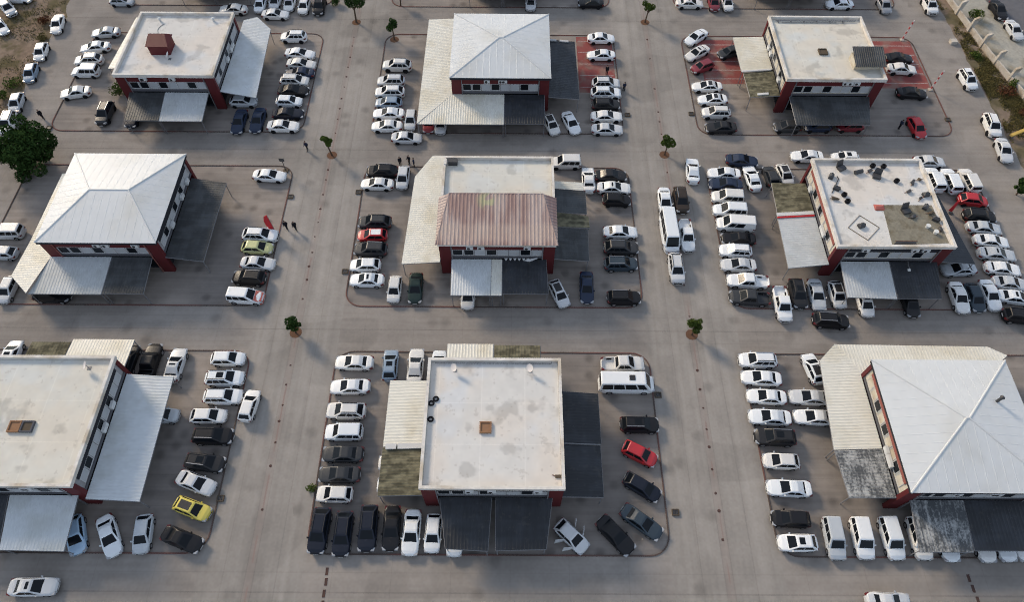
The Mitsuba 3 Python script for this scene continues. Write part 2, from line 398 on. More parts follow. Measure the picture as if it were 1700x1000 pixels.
def building(name, i, j, label, category, roof, deck='deck_white', side_wall='wall_grey', fascia='wall_dark', bays=None, front_bays='ddbdbbdb', trim=None):
    cx, cy = CX[i], CY[j]
    b = numbered(name)
    tag(b, label, category)
    L = lambda m: m.apply_translation([cx, cy, 0]) or m
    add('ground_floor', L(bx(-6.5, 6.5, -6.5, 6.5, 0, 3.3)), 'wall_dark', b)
    add('wall', L(bx(-6.95, 6.95, -6.95, 6.95, 3.3, 5.97)), side_wall, b)
    add('floor_slab', L(bx(-7.05, 7.05, -7.05, 7.05, 3.302, 3.62)), 'ledge', b)
    for sx in (-1, 1):
        for sy in (-1, 1):
            x0, y0 = sorted((sx * 5.72, sx * 7.13)), sorted((sy * 6.66, sy * 7.13))
            add('pier', L(bx(*x0, *y0, 0, 5.975)), 'red_wall', b)
    for side in 'FLR':
        al, ou = side_tf(side, cx, cy)
        pat = front_bays if side == 'F' else (bays or 'bdbbdbdbb')
        half = 5.6 if side == 'F' else 6.1
        n = len(pat); w = 2 * half / n
        # dark strip above the windows
        p0, p1 = -half, half
        c = lambda a0, a1, o0, o1, z0, z1: bx(*sorted((cx + al[0] * a0 + ou[0] * o0, cx + al[0] * a1 + ou[0] * o1)), *sorted((cy + al[1] * a0 + ou[1] * o0, cy + al[1] * a1 + ou[1] * o1)), z0, z1)
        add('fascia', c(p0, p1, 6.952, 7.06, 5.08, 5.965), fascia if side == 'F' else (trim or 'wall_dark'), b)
        for k, ch in enumerate(pat):
            a0, a1 = -half + k * w + 0.06, -half + (k + 1) * w - 0.06
            o = 7.02
            fr = cat([c(a0, a1, 6.952, o, 3.82, 3.90), c(a0, a1, 6.952, o, 4.98, 5.06), c(a0, a0 + 0.07, 6.952, o, 3.901, 4.979), c(a1 - 0.07, a1, 6.952, o, 3.901, 4.979)])
            wk = add('window', fr, 'frame_white', b)
            add('pane' if ch == 'd' else 'blind', c(a0 + 0.072, a1 - 0.072, 6.952, 6.985, 3.903, 4.977), 'glass' if ch == 'd' else 'wall_cream' if side != 'F' and side_wall == 'wall_cream' else 'blind', wk)
        for k in range(4):
            a0, a1 = -5.4 + k * 2.8, -5.4 + k * 2.8 + 2.4
            add('shop_window', c(a0, a1, 6.502, 6.55, 0.4, 2.8), 'glass', b)
    br_ = random.Random(100 + i * 7 + j)
    for q in range(3):
        a = cx + br_.uniform(-5, 4.4)
        u = add('air_conditioner', bx(a, a + .85, cy - 7.36, cy - 7.062, 5.45, 5.95), 'roof_cap', b)
        add('fan', cyl([a + .3, cy - 7.375, 5.7], [a + .3, cy - 7.361, 5.7], .2, n=12), 'plastic', u)
        yy = cy + br_.uniform(-5, 5); sg = -1 if cx > 10 else 1
        u = add('air_conditioner', bx(*sorted((cx + sg * 7.062, cx + sg * 7.36)), yy, yy + .85, 3.72, 4.3), 'roof_cap', b)
    for sg in (-1, 1):
        add('downpipe', cyl([cx + sg * 5.62, cy - 7.2, 0], [cx + sg * 5.62, cy - 7.2, 5.9], .06, n=8), 'red_trim' if (i, j) == (0, 1) else 'steel', b)
    if roof == 'flat':
        add('roof_deck', L(bx(-6.9, 6.9, -6.9, 6.9, 5.972, 6.02)), deck, b)
        for args in ((-7.24, 7.24, -7.24, -6.92), (-7.24, 7.24, 6.92, 7.24), (-7.24, -6.92, -6.918, 6.918), (6.92, 7.24, -6.918, 6.918)):
            m = bx(*args, 5.978, 6.5)
            add('parapet', L(m), 'parapet', b)
    elif roof != 'none':
        hipped_roof(b, cx, cy, roof)
    return b


def hipped_roof(b, cx, cy, ridge):
    x0, x1, zr = ridge
    e, z = 7.35, 6.42
    E = [V([cx - e, cy - e, z]), V([cx + e, cy - e, z]), V([cx + e, cy + e, z]), V([cx - e, cy + e, z])]
    r0, r1 = V([cx + x0, cy, zr]), V([cx + x1, cy, zr])
    caps = [cyl(E[0], r0, 0.10, n=6), cyl(E[3], r0, 0.10, n=6), cyl(E[1], r1, 0.10, n=6), cyl(E[2], r1, 0.10, n=6)]
    if x1 - x0 > 0.2: caps.append(cyl(r0, r1, 0.10, n=6))
    soffit = bx(cx - 7.3, cx + 7.3, cy - 7.3, cy + 7.3, 5.98, 6.30)
    add('eaves', soffit, 'wall_dark', b)
    rk = add('roof', cat(caps), 'roof_cap', b)
    mid = 0.25
    for A, B, tops in ((E[0], E[1], [r1, r0]), (E[1], E[2], [r1]), (E[2], E[3], [r0, r1]), (E[3], E[0], [r0])):
        s = (B - A) / np.linalg.norm(B - A)
        q = tops[0] - A; t = q - (q @ s) * s; t /= np.linalg.norm(t)
        n = np.cross(s, t); n = n * np.sign(n[2])
        pts = [(0, 0), ((B - A) @ s, 0)] + [((p - A) @ s, (p - A) @ t) for p in tops]
        for m in sheet_panels(Polygon(pts).buffer(0), A, s, t, n, 1.0, 1.0, 0.014, lift=0.004, fracs=(0.0, 0.90, 0.93, 0.97), thick=0.06):
            add('panel', m, 'roof_white', rk)


FB1, FB2 = [(-5.7, 0), (0.0, 0), (0.0, 5.0), (-5.7, 5.0)], [(0.1, 0), (6.1, 0), (5.9, 4.95), (0.1, 4.95)]
SB1, SB2 = [(-6.9, 0.0), (-1.72, 0.0), (-1.72, 4.75), (-6.9, 4.75)], [(-1.6, 0), (6.0, 0), (6.2, 4.7), (-1.6, 4.7)]
BB1, BB2 = [(-5.6, 0), (-0.25, 0), (-0.25, 3.75), (-5.6, 3.75)], [(-0.15, 0), (5.2, 0), (5.2, 3.6), (-0.15, 3.6)]
SIDE = [(-6.9, 0), (6.3, 0), (6.3, 4.9), (-6.9, 4.9)]
CANOPIES = {
    (0, 2): [('R', [(-6.9, 0), (9.8, 0), (10.9, 1.9), (8.2, 4.5), (-7.6, 5.3)], 'sheet_white', 'white canopy with cut corner on the right'),
             ('F', [(-0.9, 0), (5.5, 0), (5.6, 5.4), (-0.6, 5.4)], 'sheet_grey', 'pale front canopy'), ('F', [(-6.2, 0), (-1.0, 0), (-0.7, 5.3), (-5.6, 5.3)], 'sheet_charcoal', 'dark front canopy'),
             ('L', [(-1.5, 0), (10.2, 0), (10.8, 3.4), (-1.5, 4.2)], 'sheet_cream', None)],
    (1, 2): [('L', [(-12.8, 4.85), (-7.15, 0), (10.6, 0), (10.9, 4.7)], 'sheet_cream', 'cream wraparound canopy on the left'), ('F', [(-12.0, 5.65), (-7.15, 0), (0.55, 0), (0.55, 5.65)], 'sheet_cream', None),
             ('R', [(-7.6, 0), (5.6, 0), (5.6, 4.4), (-7.5, 4.55)], 'sheet_dark', 'dark canopy on the right'), ('F', [(0.65, 0), (6.5, 0), (6.5, 5.45), (0.65, 5.45)], 'sheet_dark', 'dark front canopy')],
    (2, 2): [('L', [(-1.2, 0), (6.5, 0), (6.9, 4.6), (-1.2, 4.6)], 'sheet_cream', 'cream canopy on the left'), ('L', [(-7.0, 0), (-1.5, 0), (-1.6, 4.4), (-6.9, 4.3)], 'sheet_olive', 'mossy dark canopy on the left'),
             ('F', [(-5.8, 0), (6.0, 0), (5.0, 5.25), (-5.7, 5.3)], 'sheet_charcoal', 'dark front canopy')],
    (0, 1): [('L', [(-9.8, 4.2), (-12.5, 1.2), (-7.15, 0.0), (7.0, 0.0), (7.0, 3.7), (-4.5, 3.8)], 'sheet_cream', 'cream wraparound canopy on the left'), ('F', [(-8.4, 5.2), (-7.15, 0), (0.45, 0), (0.5, 5.2)], 'sheet_grey', 'grey front canopy'),
             ('F', [(0.55, 0), (5.5, 0), (5.6, 5.1), (0.6, 5.1)], 'sheet_charcoal', 'dark front canopy'), ('R', [(-7.1, 0), (6.0, 0), (5.6, 4.65), (-7.4, 4.65)], 'sheet_charcoal', 'dark canopy on the right')],
    (1, 1): [('L', [(-7.6, 0), (10.4, 0), (10.6, 2.1), (6.9, 4.3), (-7.6, 4.85)], 'sheet_cream', 'long cream canopy with cut corner on the left'),
             ('F', [(-5.7, 0), (-0.75, 0), (-0.75, 5.05), (-5.6, 5.05)], 'sheet_white', 'white front canopy'), ('F', [(-0.7, 0), (0.6, 0), (0.6, 5.05), (-0.7, 5.05)], 'sheet_cream', None),
             ('F', [(0.7, 0), (6.1, 0), (6.3, 4.8), (0.7, 4.8)], 'sheet_dark', 'dark front canopy'),
             ('R', [(4.6, 0), (5.9, 0), (6.0, 4.3), (4.6, 4.3)], 'sheet_cream', None), ('R', [(0.6, 0), (4.55, 0), (4.55, 4.5), (0.6, 4.5)], 'sheet_charcoal', 'dark canopy on the right'),
             ('R', [(-1.9, 0), (0.5, 0), (0.2, 4.7), (-1.7, 4.8)], 'sheet_olive', 'pale strip in the right canopy'), ('R', [(-7.0, 0), (-2.0, 0), (-2.0, 4.5), (-7.0, 4.4)], 'sheet_charcoal', None)],
    (2, 1): [('L', [(0.3, 0), (5.7, 0), (6.2, 4.4), (1.0, 4.6)], 'sheet_olive', 'mossy dark canopy on the left'), ('L', [(-7.6, 0), (0.2, 0), (0.6, 4.7), (-7.9, 4.95)], 'sheet_grey', 'pale canopy with red edge on the left'),
             ('F', [(-5.6, 0), (0.45, 0), (0.25, 5.2), (-5.8, 5.0)], 'sheet_grey', 'pale front canopy'), ('F', [(0.6, 0), (6.5, 0), (5.7, 5.1), (0.4, 5.1)], 'sheet_dark', 'dark front canopy'),
             ('R', [(-7.1, 0), (5.0, 0), (4.0, 3.2), (-7.1, 4.4)], 'sheet_dark', 'dark canopy on the right')],
    (0, 0): [('B', [(-0.7, 0), (6.6, 0), (6.5, 4.1), (-0.65, 4.1)], 'sheet_cream', 'cream rear canopy'), ('B', [(-5.4, 0), (-0.8, 0), (-0.75, 3.7), (-5.3, 3.7)], 'sheet_olive', 'mossy rear canopy'),
             ('R', [(-7.5, 0), (6.6, 0), (6.5, 5.1), (-7.6, 5.3)], 'sheet_white', 'large white canopy on the right'), ('F', [(-0.7, 0), (6.3, 0), (6.4, 5.4), (0.0, 5.3)], 'sheet_white', 'white front canopy'),
             ('F', [(-6.0, 0), (-0.9, 0), (-0.2, 5.2), (-6.0, 5.2)], 'sheet_dark', None)],
    (1, 0): [('B', BB1, 'sheet_cream', 'pale rear canopy'), ('B', BB2, 'sheet_olive', 'mossy rear canopy'), ('L', SB2, 'sheet_cream', 'pale corrugated canopy on the left'),
             ('L', SB1, 'sheet_olive', 'mossy weathered canopy on the left'), ('R', [(-1.3, 0), (4.8, 0), (4.7, 4.4), (-1.2, 4.4)], 'sheet_dark', 'dark canopy on the right'), ('R', [(-7.0, 0), (-1.4, 0), (-1.4, 4.3), (-6.9, 4.3)], 'sheet_dark', None),
             ('F', [(-5.4, 0), (-0.1, 0), (-0.4, 5.15), (-4.6, 4.95)], 'sheet_dark', 'dark front canopy'), ('F', [(0.35, 0), (6.1, 0), (5.4, 4.95), (0.4, 5.1)], 'sheet_dark', None)],
    (2, 0): [('L', [(-1.65, 0), (7.5, 0), (11.1, 1.9), (9.0, 4.05), (-1.65, 4.95)], 'sheet_cream', 'broad cream canopy with cut corner on the left'), ('B', [(-9.1, 4.0), (-7.15, 0.0), (7.15, 0), (10.6, 2.6), (8.8, 3.8)], 'sheet_cream', None),
             ('L', [(-6.9, 0), (-1.75, 0), (-1.75, 4.9), (-6.8, 4.6)], 'sheet_weathered', 'weathered grey canopy on the left'),
             ('F', [(-5.8, 0), (-0.4, 0), (-0.75, 5.0), (-6.1, 5.0)], 'sheet_weathered', 'weathered grey front canopy'), ('F', [(-0.3, 0), (6.3, 0), (6.3, 4.85), (-0.6, 4.85)], 'sheet_dark', 'dark front canopy')],
}
SPEC = {
    (0, 2): dict(label='two storey workshop with a red hut on its flat white roof', roof='flat', fascia='red_wall'),
    (1, 2): dict(label='two storey workshop under a pale pyramid roof at the far end of the middle column', roof=(-0.25, 0.25, 7.7), fascia='red_wall'),
    (2, 2): dict(label='two storey workshop with a dark shed on its cream flat roof', roof='flat', fascia='red_wall', deck='deck_cream', side_wall='wall_cream'),
    (0, 1): dict(label='two storey workshop under a pale grey hip roof with a short ridge', roof=(-2.4, 2.5, 7.7), fascia='red_wall'),
    (1, 1): dict(label='two storey workshop half roofed with faded red corrugated sheets', roof='flat', fascia='red_wall', deck='deck_cream'),
    (2, 1): dict(label='two storey workshop whose flat roof is littered with scrap and tyres', roof='flat', side_wall='wall_cream', trim='red_trim'),
    (0, 0): dict(label='two storey workshop with a cream flat roof cut by the left edge', roof='flat', deck='deck_cream'),
    (1, 0): dict(label='two storey workshop with a plain pale flat roof at the front centre', roof='flat', deck='deck_white'),
    (2, 0): dict(label='two storey workshop under a large white pyramid roof at the front right', roof=(-0.15, 0.15, 7.75), side_wall='wall_cream', trim='red_trim'),
    (0, 3): dict(label='workshop at the top left edge, only dark front in view', roof='flat'),
    (1, 3): dict(label='workshop at the top middle edge, only dark canopy in view', roof='flat'),
    (2, 3): dict(label='workshop at the top right edge, only dark canopy in view', roof='flat'),
}
B = {}
for (i, j), sp in SPEC.items():
    sp = dict(sp)
    B[i, j] = building('workshop_building', i, j, sp.pop('label'), 'building', sp.pop('roof'), **sp)
    for side, poly, mat, lab in CANOPIES.get((i, j), [('F', FB1, 'sheet_dark', None), ('F', FB2, 'sheet_dark', None)]):
        canopy(B[i, j], CX[i], CY[j], side, poly, mat, lab)

# pale strips where two canopies meet
def edge_strip(i, j, side, a, w, mat, spans=((0.1, 4.8),), zi=3.34, zo=2.9, name='edge_strip'):
    al, ou = side_tf(side, CX[i], CY[j])
    for d0, d1 in spans:
        pts = []
        for d in (d0, d1):
            z = zi + (zo - zi) * d / 4.8
            for k in (-w / 2, w / 2):
                for h in (-0.10, 0.06):
                    q = V([CX[i], CY[j]]) + al * (a + k) + ou * (W7 + d); pts.append((q[0], q[1], z + h))
        add(name, hull(pts), mat, B[i, j])


edge_strip(2, 1, 'L', 0.55, 0.55, 'frame_white'); edge_strip(2, 1, 'L', 0.12, 0.16, 'flag_red', zi=3.30, zo=2.86)
edge_strip(1, 0, 'L', -1.65, 0.6, 'frame_white', ((0.5, 3.1), (3.25, 4.4)))
edge_strip(2, 2, 'L', -1.35, 0.3, 'frame_white', ((0.3, 4.6),)); edge_strip(2, 2, 'L', -6.5, 0.4, 'frame_white', ((1.6, 3.2),), zi=3.28, zo=2.84)
edge_strip(1, 2, 'R', 5.3, 0.35, 'frame_white', ((0.4, 1.5), (2.0, 3.4)))
edge_strip(1, 0, 'R', -1.3, 0.10, 'steel', ((0.1, 4.3),), zi=3.28, zo=2.84)
cx, cy = CX[1], CY[1]
for q in range(7):
    x = cx + 0.9 + q * 0.55
    add('valance_scrap', hull([(x, cy - 7.2, 3.55), (x + .4, cy - 7.2, 3.55), (x + .2, cy - 7.35, 3.12), (x, cy - 7.24, 3.55), (x + .4, cy - 7.24, 3.55)]), 'frame_white', B[1, 1])
add('valance_scrap', hull([(cx + 3.4, cy - 7.3, 3.3), (cx + 5.0, cy - 7.25, 3.75), (cx + 5.0, cy - 7.3, 3.6), (cx + 3.9, cy - 7.5, 3.12), (cx + 3.4, cy - 7.36, 3.2)]), 'frame_white', B[1, 1])

# red corrugated lean-to over the front of the centre building
b = B[1, 1]; cx, cy = CX[1], CY[1]
e0, e1, yb, zt, ze = V([cx - 7.45, cy - 7.45, 6.56]), V([cx + 7.4, cy - 7.45, 6.56]), cy + 0.05, 7.35, 6.56
t0, t1 = V([cx - 6.1, yb, zt]), V([cx + 5.7, yb, zt])
b0, b1 = V([cx - 7.45, yb, ze]), V([cx + 7.4, yb, ze])
rk = add('red_roof', cat([cyl(e0, t0, 0.07, n=6), cyl(e1, t1, 0.07, n=6), cyl(t0, t1, 0.07, n=6)]), 'sheet_red', b)
tag(rk, 'faded red corrugated sheet roof over the front half')
for A, Bp, tops in ((e0, e1, [t1, t0]), (b0, e0, [t0]), (e1, b1, [t1])):
    s = (Bp - A) / np.linalg.norm(Bp - A); q = tops[0] - A; t = q - (q @ s) * s; t /= np.linalg.norm(t)
    n = np.cross(s, t); n = n * np.sign(n[2])
    for m in sheet_panels(Polygon([(0, 0), ((Bp - A) @ s, 0)] + [((p - A) @ s, (p - A) @ t) for p in tops]), A, s, t, n, 0.9, 0.45, 0.05, thick=0.02):
        add('panel', m, 'sheet_red', rk)
add('gable', trimesh.creation.extrude_triangulation([[-7.3, 6.51], [7.25, 6.51], [5.7, 7.3], [-6.1, 7.3]], [[0, 1, 2], [0, 2, 3]], 0.05).apply_transform(trimesh.transformations.translation_matrix([cx, yb - 0.06, 0]) @ trimesh.transformations.rotation_matrix(math.pi / 2, [1, 0, 0])), 'brown', b)

# fixtures of single roofs
b = B[0, 2]; cx, cy = CX[0], CY[2]
hut = add('roof_hut', bx(cx - 3.1, cx - 0.2, cy - 2.3, cy + 0.2, 6.021, 7.6), 'red_wall', b)
add('roof', hull([(cx - 3.3, cy - 2.5, 7.602), (cx + 0.0, cy - 2.5, 7.602), (cx + 0.0, cy + 0.4, 7.602), (cx - 3.3, cy + 0.4, 7.602), (cx - 3.3, cy - 0.1, 8.1), (cx - 0.9, cy - 0.1, 8.1)]), 'red_wall', hut)
tag(hut, 'red hut on the flat roof')
for k, (dx, dy) in enumerate(((-3.9, 5.6), (4.3, 5.7))):
    add('vent', cat([cyl([cx + dx, cy + dy, 6.021], [cx + dx, cy + dy, 6.5], 0.16), cyl([cx + dx, cy + dy, 6.5], [cx + dx, cy + dy, 6.62], 0.3, 0.1)]), 'roof_cap', b)
dish = trimesh.creation.revolve([[0.0, 0.0], [0.25, 0.03], [0.45, 0.11], [0.46, 0.13], [0.25, 0.06], [0.0, 0.03]], sections=16)


def add_dish(x, y, z, rot, where):
    k = numbered('satellite_dish'); tag(k, where, 'satellite dish')
    tw = at(x, y, z + 0.75, rot) @ T().rotate([0, 1, 0], 50)
    add('reflector', dish, 'pole_white', k, tw)
    add('mast', cat([cyl([x, y, z], [x, y, z + 0.72], 0.03), bx(x - 0.2, x + 0.2, y - 0.2, y + 0.2, z, z + 0.05)]), 'steel', k)


add_dish(CX[0] - 0.1, CY[2] - 3.2, 6.021, 200, 'small dish in front of the red roof hut')
add_dish(CX[1] - 4.3, CY[0] + 5.9, 6.021, 210, 'dish by the back left parapet of the plain pale flat roof')
add_dish(CX[1] + 3.9, CY[0] + 5.9, 6.021, 210, 'dish by the back right parapet of the plain pale flat roof')
add_dish(CX[0] + 4.6, CY[0] + 5.9, 6.021, 200, 'dish by the back parapet of the cream roof at left edge')


def hatch(bk, x, y, mat, w=0.62):
    k = add('roof_hatch', cat([bx(x - w, x + w, y - w, y - w + 0.14, 6.021, 6.3), bx(x - w, x + w, y + w - 0.14, y + w, 6.021, 6.3), bx(x - w, x - w + 0.14, y - w + 0.142, y + w - 0.142, 6.021, 6.3), bx(x + w - 0.14, x + w, y - w + 0.142, y + w - 0.142, 6.021, 6.3)]), mat, bk)
    add('lid', bx(x - w + 0.145, x + w - 0.145, y - w + 0.145, y + w - 0.145, 6.021, 6.2), 'brown' if mat == 'brown' else 'dark_brown', k)


hatch(B[1, 0], -2.6, 26.7, 'brown'); hatch(B[0, 0], -51.3, 26.5, 'brown'); hatch(B[0, 0], -50.0, 26.5, 'ledge'); hatch(B[2, 2], 46.3, 86.4, 'dark_brown')
pb = B[2, 2]
add('roof_pipe', cat([cyl([40.6, 93.6, 6.25], [53.0, 93.6, 6.25], .07, n=8), cyl([41.5, 93.3, 6.15], [50.0, 93.3, 6.15], .05, n=8)] + [bx(x, x + .12, 93.25, 93.7, 6.021, 6.2) for x in np.arange(41, 53, 2.0)]), 'steel', pb)
arc = [(CX[0] - 2.2 + 1.5 * math.cos(t), CY[2] + 3.6 + 1.5 * math.sin(t), 6.07) for t in np.linspace(2.2, 5.2, 9)]
add('cable', cat([cyl(p, q, .035, n=5) for p, q in zip(arc, arc[1:])]), 'steel', B[0, 2])
add('roof_pipe', cat([cyl([CX[1] - 6.5, CY[0] + 6.7, 6.2], [CX[1] + 6.2, CY[0] + 6.7, 6.2], .045, n=6), cyl([CX[1] + 6.2, CY[0] + 6.7, 6.2], [CX[1] + 6.2, CY[0] + 6.7, 6.6], .045, n=6)]), 'steel', B[1, 0])
sk = add('roof_shed', bx(49.9, 53.8, 82.6, 85.2, 6.021, 7.05), 'wall_cream', B[2, 2])
for m in sheet_panels(sbox(0, 0, 4.5, 3.6), [49.7, 81.9, 7.08], [1, 0, 0], [0, 0.97, 0.24], [0, -0.24, 0.97], 0.9, 0.3, 0.04, thick=0.03):
    add('panel', m, 'sheet_charcoal', sk)
add('chimney', cat([cyl([51.0, 29.6, 6.9], [51.0, 29.6, 8.0], 0.16), cyl([51.0, 29.6, 8.0], [51.0, 29.6, 8.2], 0.26, 0.08)]), 'dark_metal', B[2, 0])
add('parapet_block', bx(-8.95, -8.6, 63.0, 63.9, 6.502, 6.62), 'parapet', B[1, 1])
ac = bx(-8.4, -7.2, 63.2, 63.9, 6.021, 6.75)
add('air_conditioner', ac, 'dark_metal', B[1, 1])

# ------------------------------------------------------------------ vehicles
def smooth01(x): return np.clip(x, 0, 1) ** 2 * (3 - 2 * np.clip(x, 0, 1))


SP = {  # length, width, height, belt, roofline (base front, roof front, roof rear, base rear), lower profile, wheelbase half, radius
    'sedan': (4.58, 1.80, 1.44, 0.93, (1.06, 0.20, -0.85, -1.66), [(-1.0, .60), (-.985, .86), (-.93, .99), (-.74, 1.02), (-.3, .95), (.42, .95), (.80, .80), (.95, .68), (1.0, .50)], 1.33, .31),
    'hatchback': (4.08, 1.76, 1.48, 0.96, (1.12, 0.34, -1.30, -1.86), [(-1.0, .60), (-.98, .95), (-.9, 1.0), (.5, .96), (.80, .84), (.95, .70), (1.0, .50)], 1.26, .31),
    'suv': (4.42, 1.85, 1.66, 1.08, (1.15, 0.40, -1.65, -2.02), [(-1.0, .62), (-.98, 1.05), (-.9, 1.1), (.48, 1.08), (.82, .98), (.96, .80), (1.0, .55)], 1.33, .36),
    'van': (4.45, 1.82, 1.78, 1.04, (1.18, 0.46, -2.02, -2.16), [(-1.0, .60), (-.985, 1.04), (-.9, 1.08), (.55, 1.06), (.82, .92), (.96, .74), (1.0, .52)], 1.36, .32),
    'longvan': (5.3, 1.95, 2.0, 1.15, (1.75, 1.05, -2.5, -2.6), [(-1.0, .60), (-.985, 1.12), (-.9, 1.16), (.55, 1.15), (.84, .98), (.96, .8), (1.0, .52)], 1.6, .34),
    'minibus': (6.3, 2.06, 2.55, 1.25, (2.62, 1.95, -3.02, -3.12), [(-1.0, .55), (-.99, 1.2), (-.95, 1.26), (.80, 1.25), (.9, 1.1), (.97, .9), (1.0, .55)], 1.95, .36),
    'pickup': (5.25, 1.86, 1.76, 1.06, (1.30, 0.62, -0.62, -0.92), [(-1.0, .60), (-.99, 1.0), (-.95, 1.04), (.45, 1.04), (.82, .95), (.96, .78), (1.0, .55)], 1.58, .37),
}


SP['sedan_b'] = (4.70, 1.82, 1.46, 0.95, (1.00, 0.10, -0.80, -1.78), [(-1.0, .58), (-.985, .90), (-.93, 1.04), (-.78, 1.05), (-.3, .96), (.40, .97), (.80, .84), (.95, .70), (1.0, .48)], 1.38, .33)
SP['hatchback_b'] = (3.92, 1.72, 1.52, 0.97, (1.02, 0.30, -1.42, -1.84), [(-1.0, .60), (-.98, .98), (-.9, 1.02), (.5, .98), (.78, .90), (.94, .76), (1.0, .50)], 1.22, .30)
SP['suv_b'] = (4.56, 1.88, 1.70, 1.10, (1.20, 0.42, -1.45, -2.08), [(-1.0, .62), (-.98, 1.06), (-.9, 1.14), (.48, 1.10), (.84, 1.02), (.96, .84), (1.0, .55)], 1.36, .38)


def lower_body(kind):
    L, W, H, belt, gr, prof, wb, r = SP[kind]
    h = L / 2
    px, pz = [p[0] * h for p in prof], [p[1] for p in prof]
    xs = np.unique(np.r_[np.linspace(-h, h, 22), px])
    rings = []
    for x in xs:
        top = np.interp(x, px, pz)
        f = abs(x) / h
        w = W / 2 * (1 - (0.26 if kind in ('van', 'minibus', 'longvan') else 0.40) * np.clip((f - 0.58) / 0.42, 0, 1) ** 2.6)
        zb = 0.20 + 0.14 * smooth01((f - 0.8) / 0.2)
        sh = min(0.16, (top - zb) * 0.35)
        half = [(0.0, zb), (0.84 * w, zb), (0.97 * w, zb + 0.10), (w, zb + 0.30 * (top - zb) + 0.05), (0.985 * w, top - sh), (0.93 * w, top - 0.035), (0.72 * w, top + 0.012), (0.0, top + 0.03)]
        rings.append([(x, y, z) for y, z in half] + [(x, -y, z) for y, z in half[-2:0:-1]])
    n = len(rings[0]); v = np.array(rings).reshape(-1, 3); fs = []
    for i in range(len(xs) - 1):
        for k in range(n):
            a, b2, c, d = i * n + k, i * n + (k + 1) % n, (i + 1) * n + (k + 1) % n, (i + 1) * n + k
            fs += [[a, b2, c], [a, c, d]]
    e = (len(xs) - 1) * n
    fs += [[0, k + 1, k] for k in range(1, n - 1)] + [[e, e + k, e + k + 1] for k in range(1, n - 1)]
    m = trimesh.Trimesh(v, fs)
    if m.volume < 0: m.invert()
    A = Manifold(mi_mesh(m))
    for sx in (-1, 1):
        for sy in (-1, 1):
            c = cyl([sx * wb, sy * (W / 2 - 0.28), r], [sx * wb, sy * (W / 2 + 0.2), r], r + 0.06, n=18)
            A = A - Manifold(mi_mesh(c))
    if kind == 'pickup':
        A = A - Manifold(mi_mesh(bx(-h + 0.08, gr[3] - 0.1, -W / 2 + 0.16, W / 2 - 0.16, 0.62, 2)))
    q = A.to_mesh()
    return trimesh.Trimesh(q.vert_properties[:, :3], q.tri_verts)


def mi_mesh(m):
    from manifold3d import Mesh
    if m.volume < 0: m.invert()
    return Mesh(np.asarray(m.vertices, np.float32), np.asarray(m.faces, np.uint32))


def plate(pts, out=0.012, inn=0.02):
    """A thin plate on a quad or polygon in space, proud of the surface."""
    p = V(pts, float); n = np.cross(p[1] - p[0], p[2] - p[0]); n /= np.linalg.norm(n)
    return hull(np.vstack([p + n * out, p - n * inn]))


CAR = {}


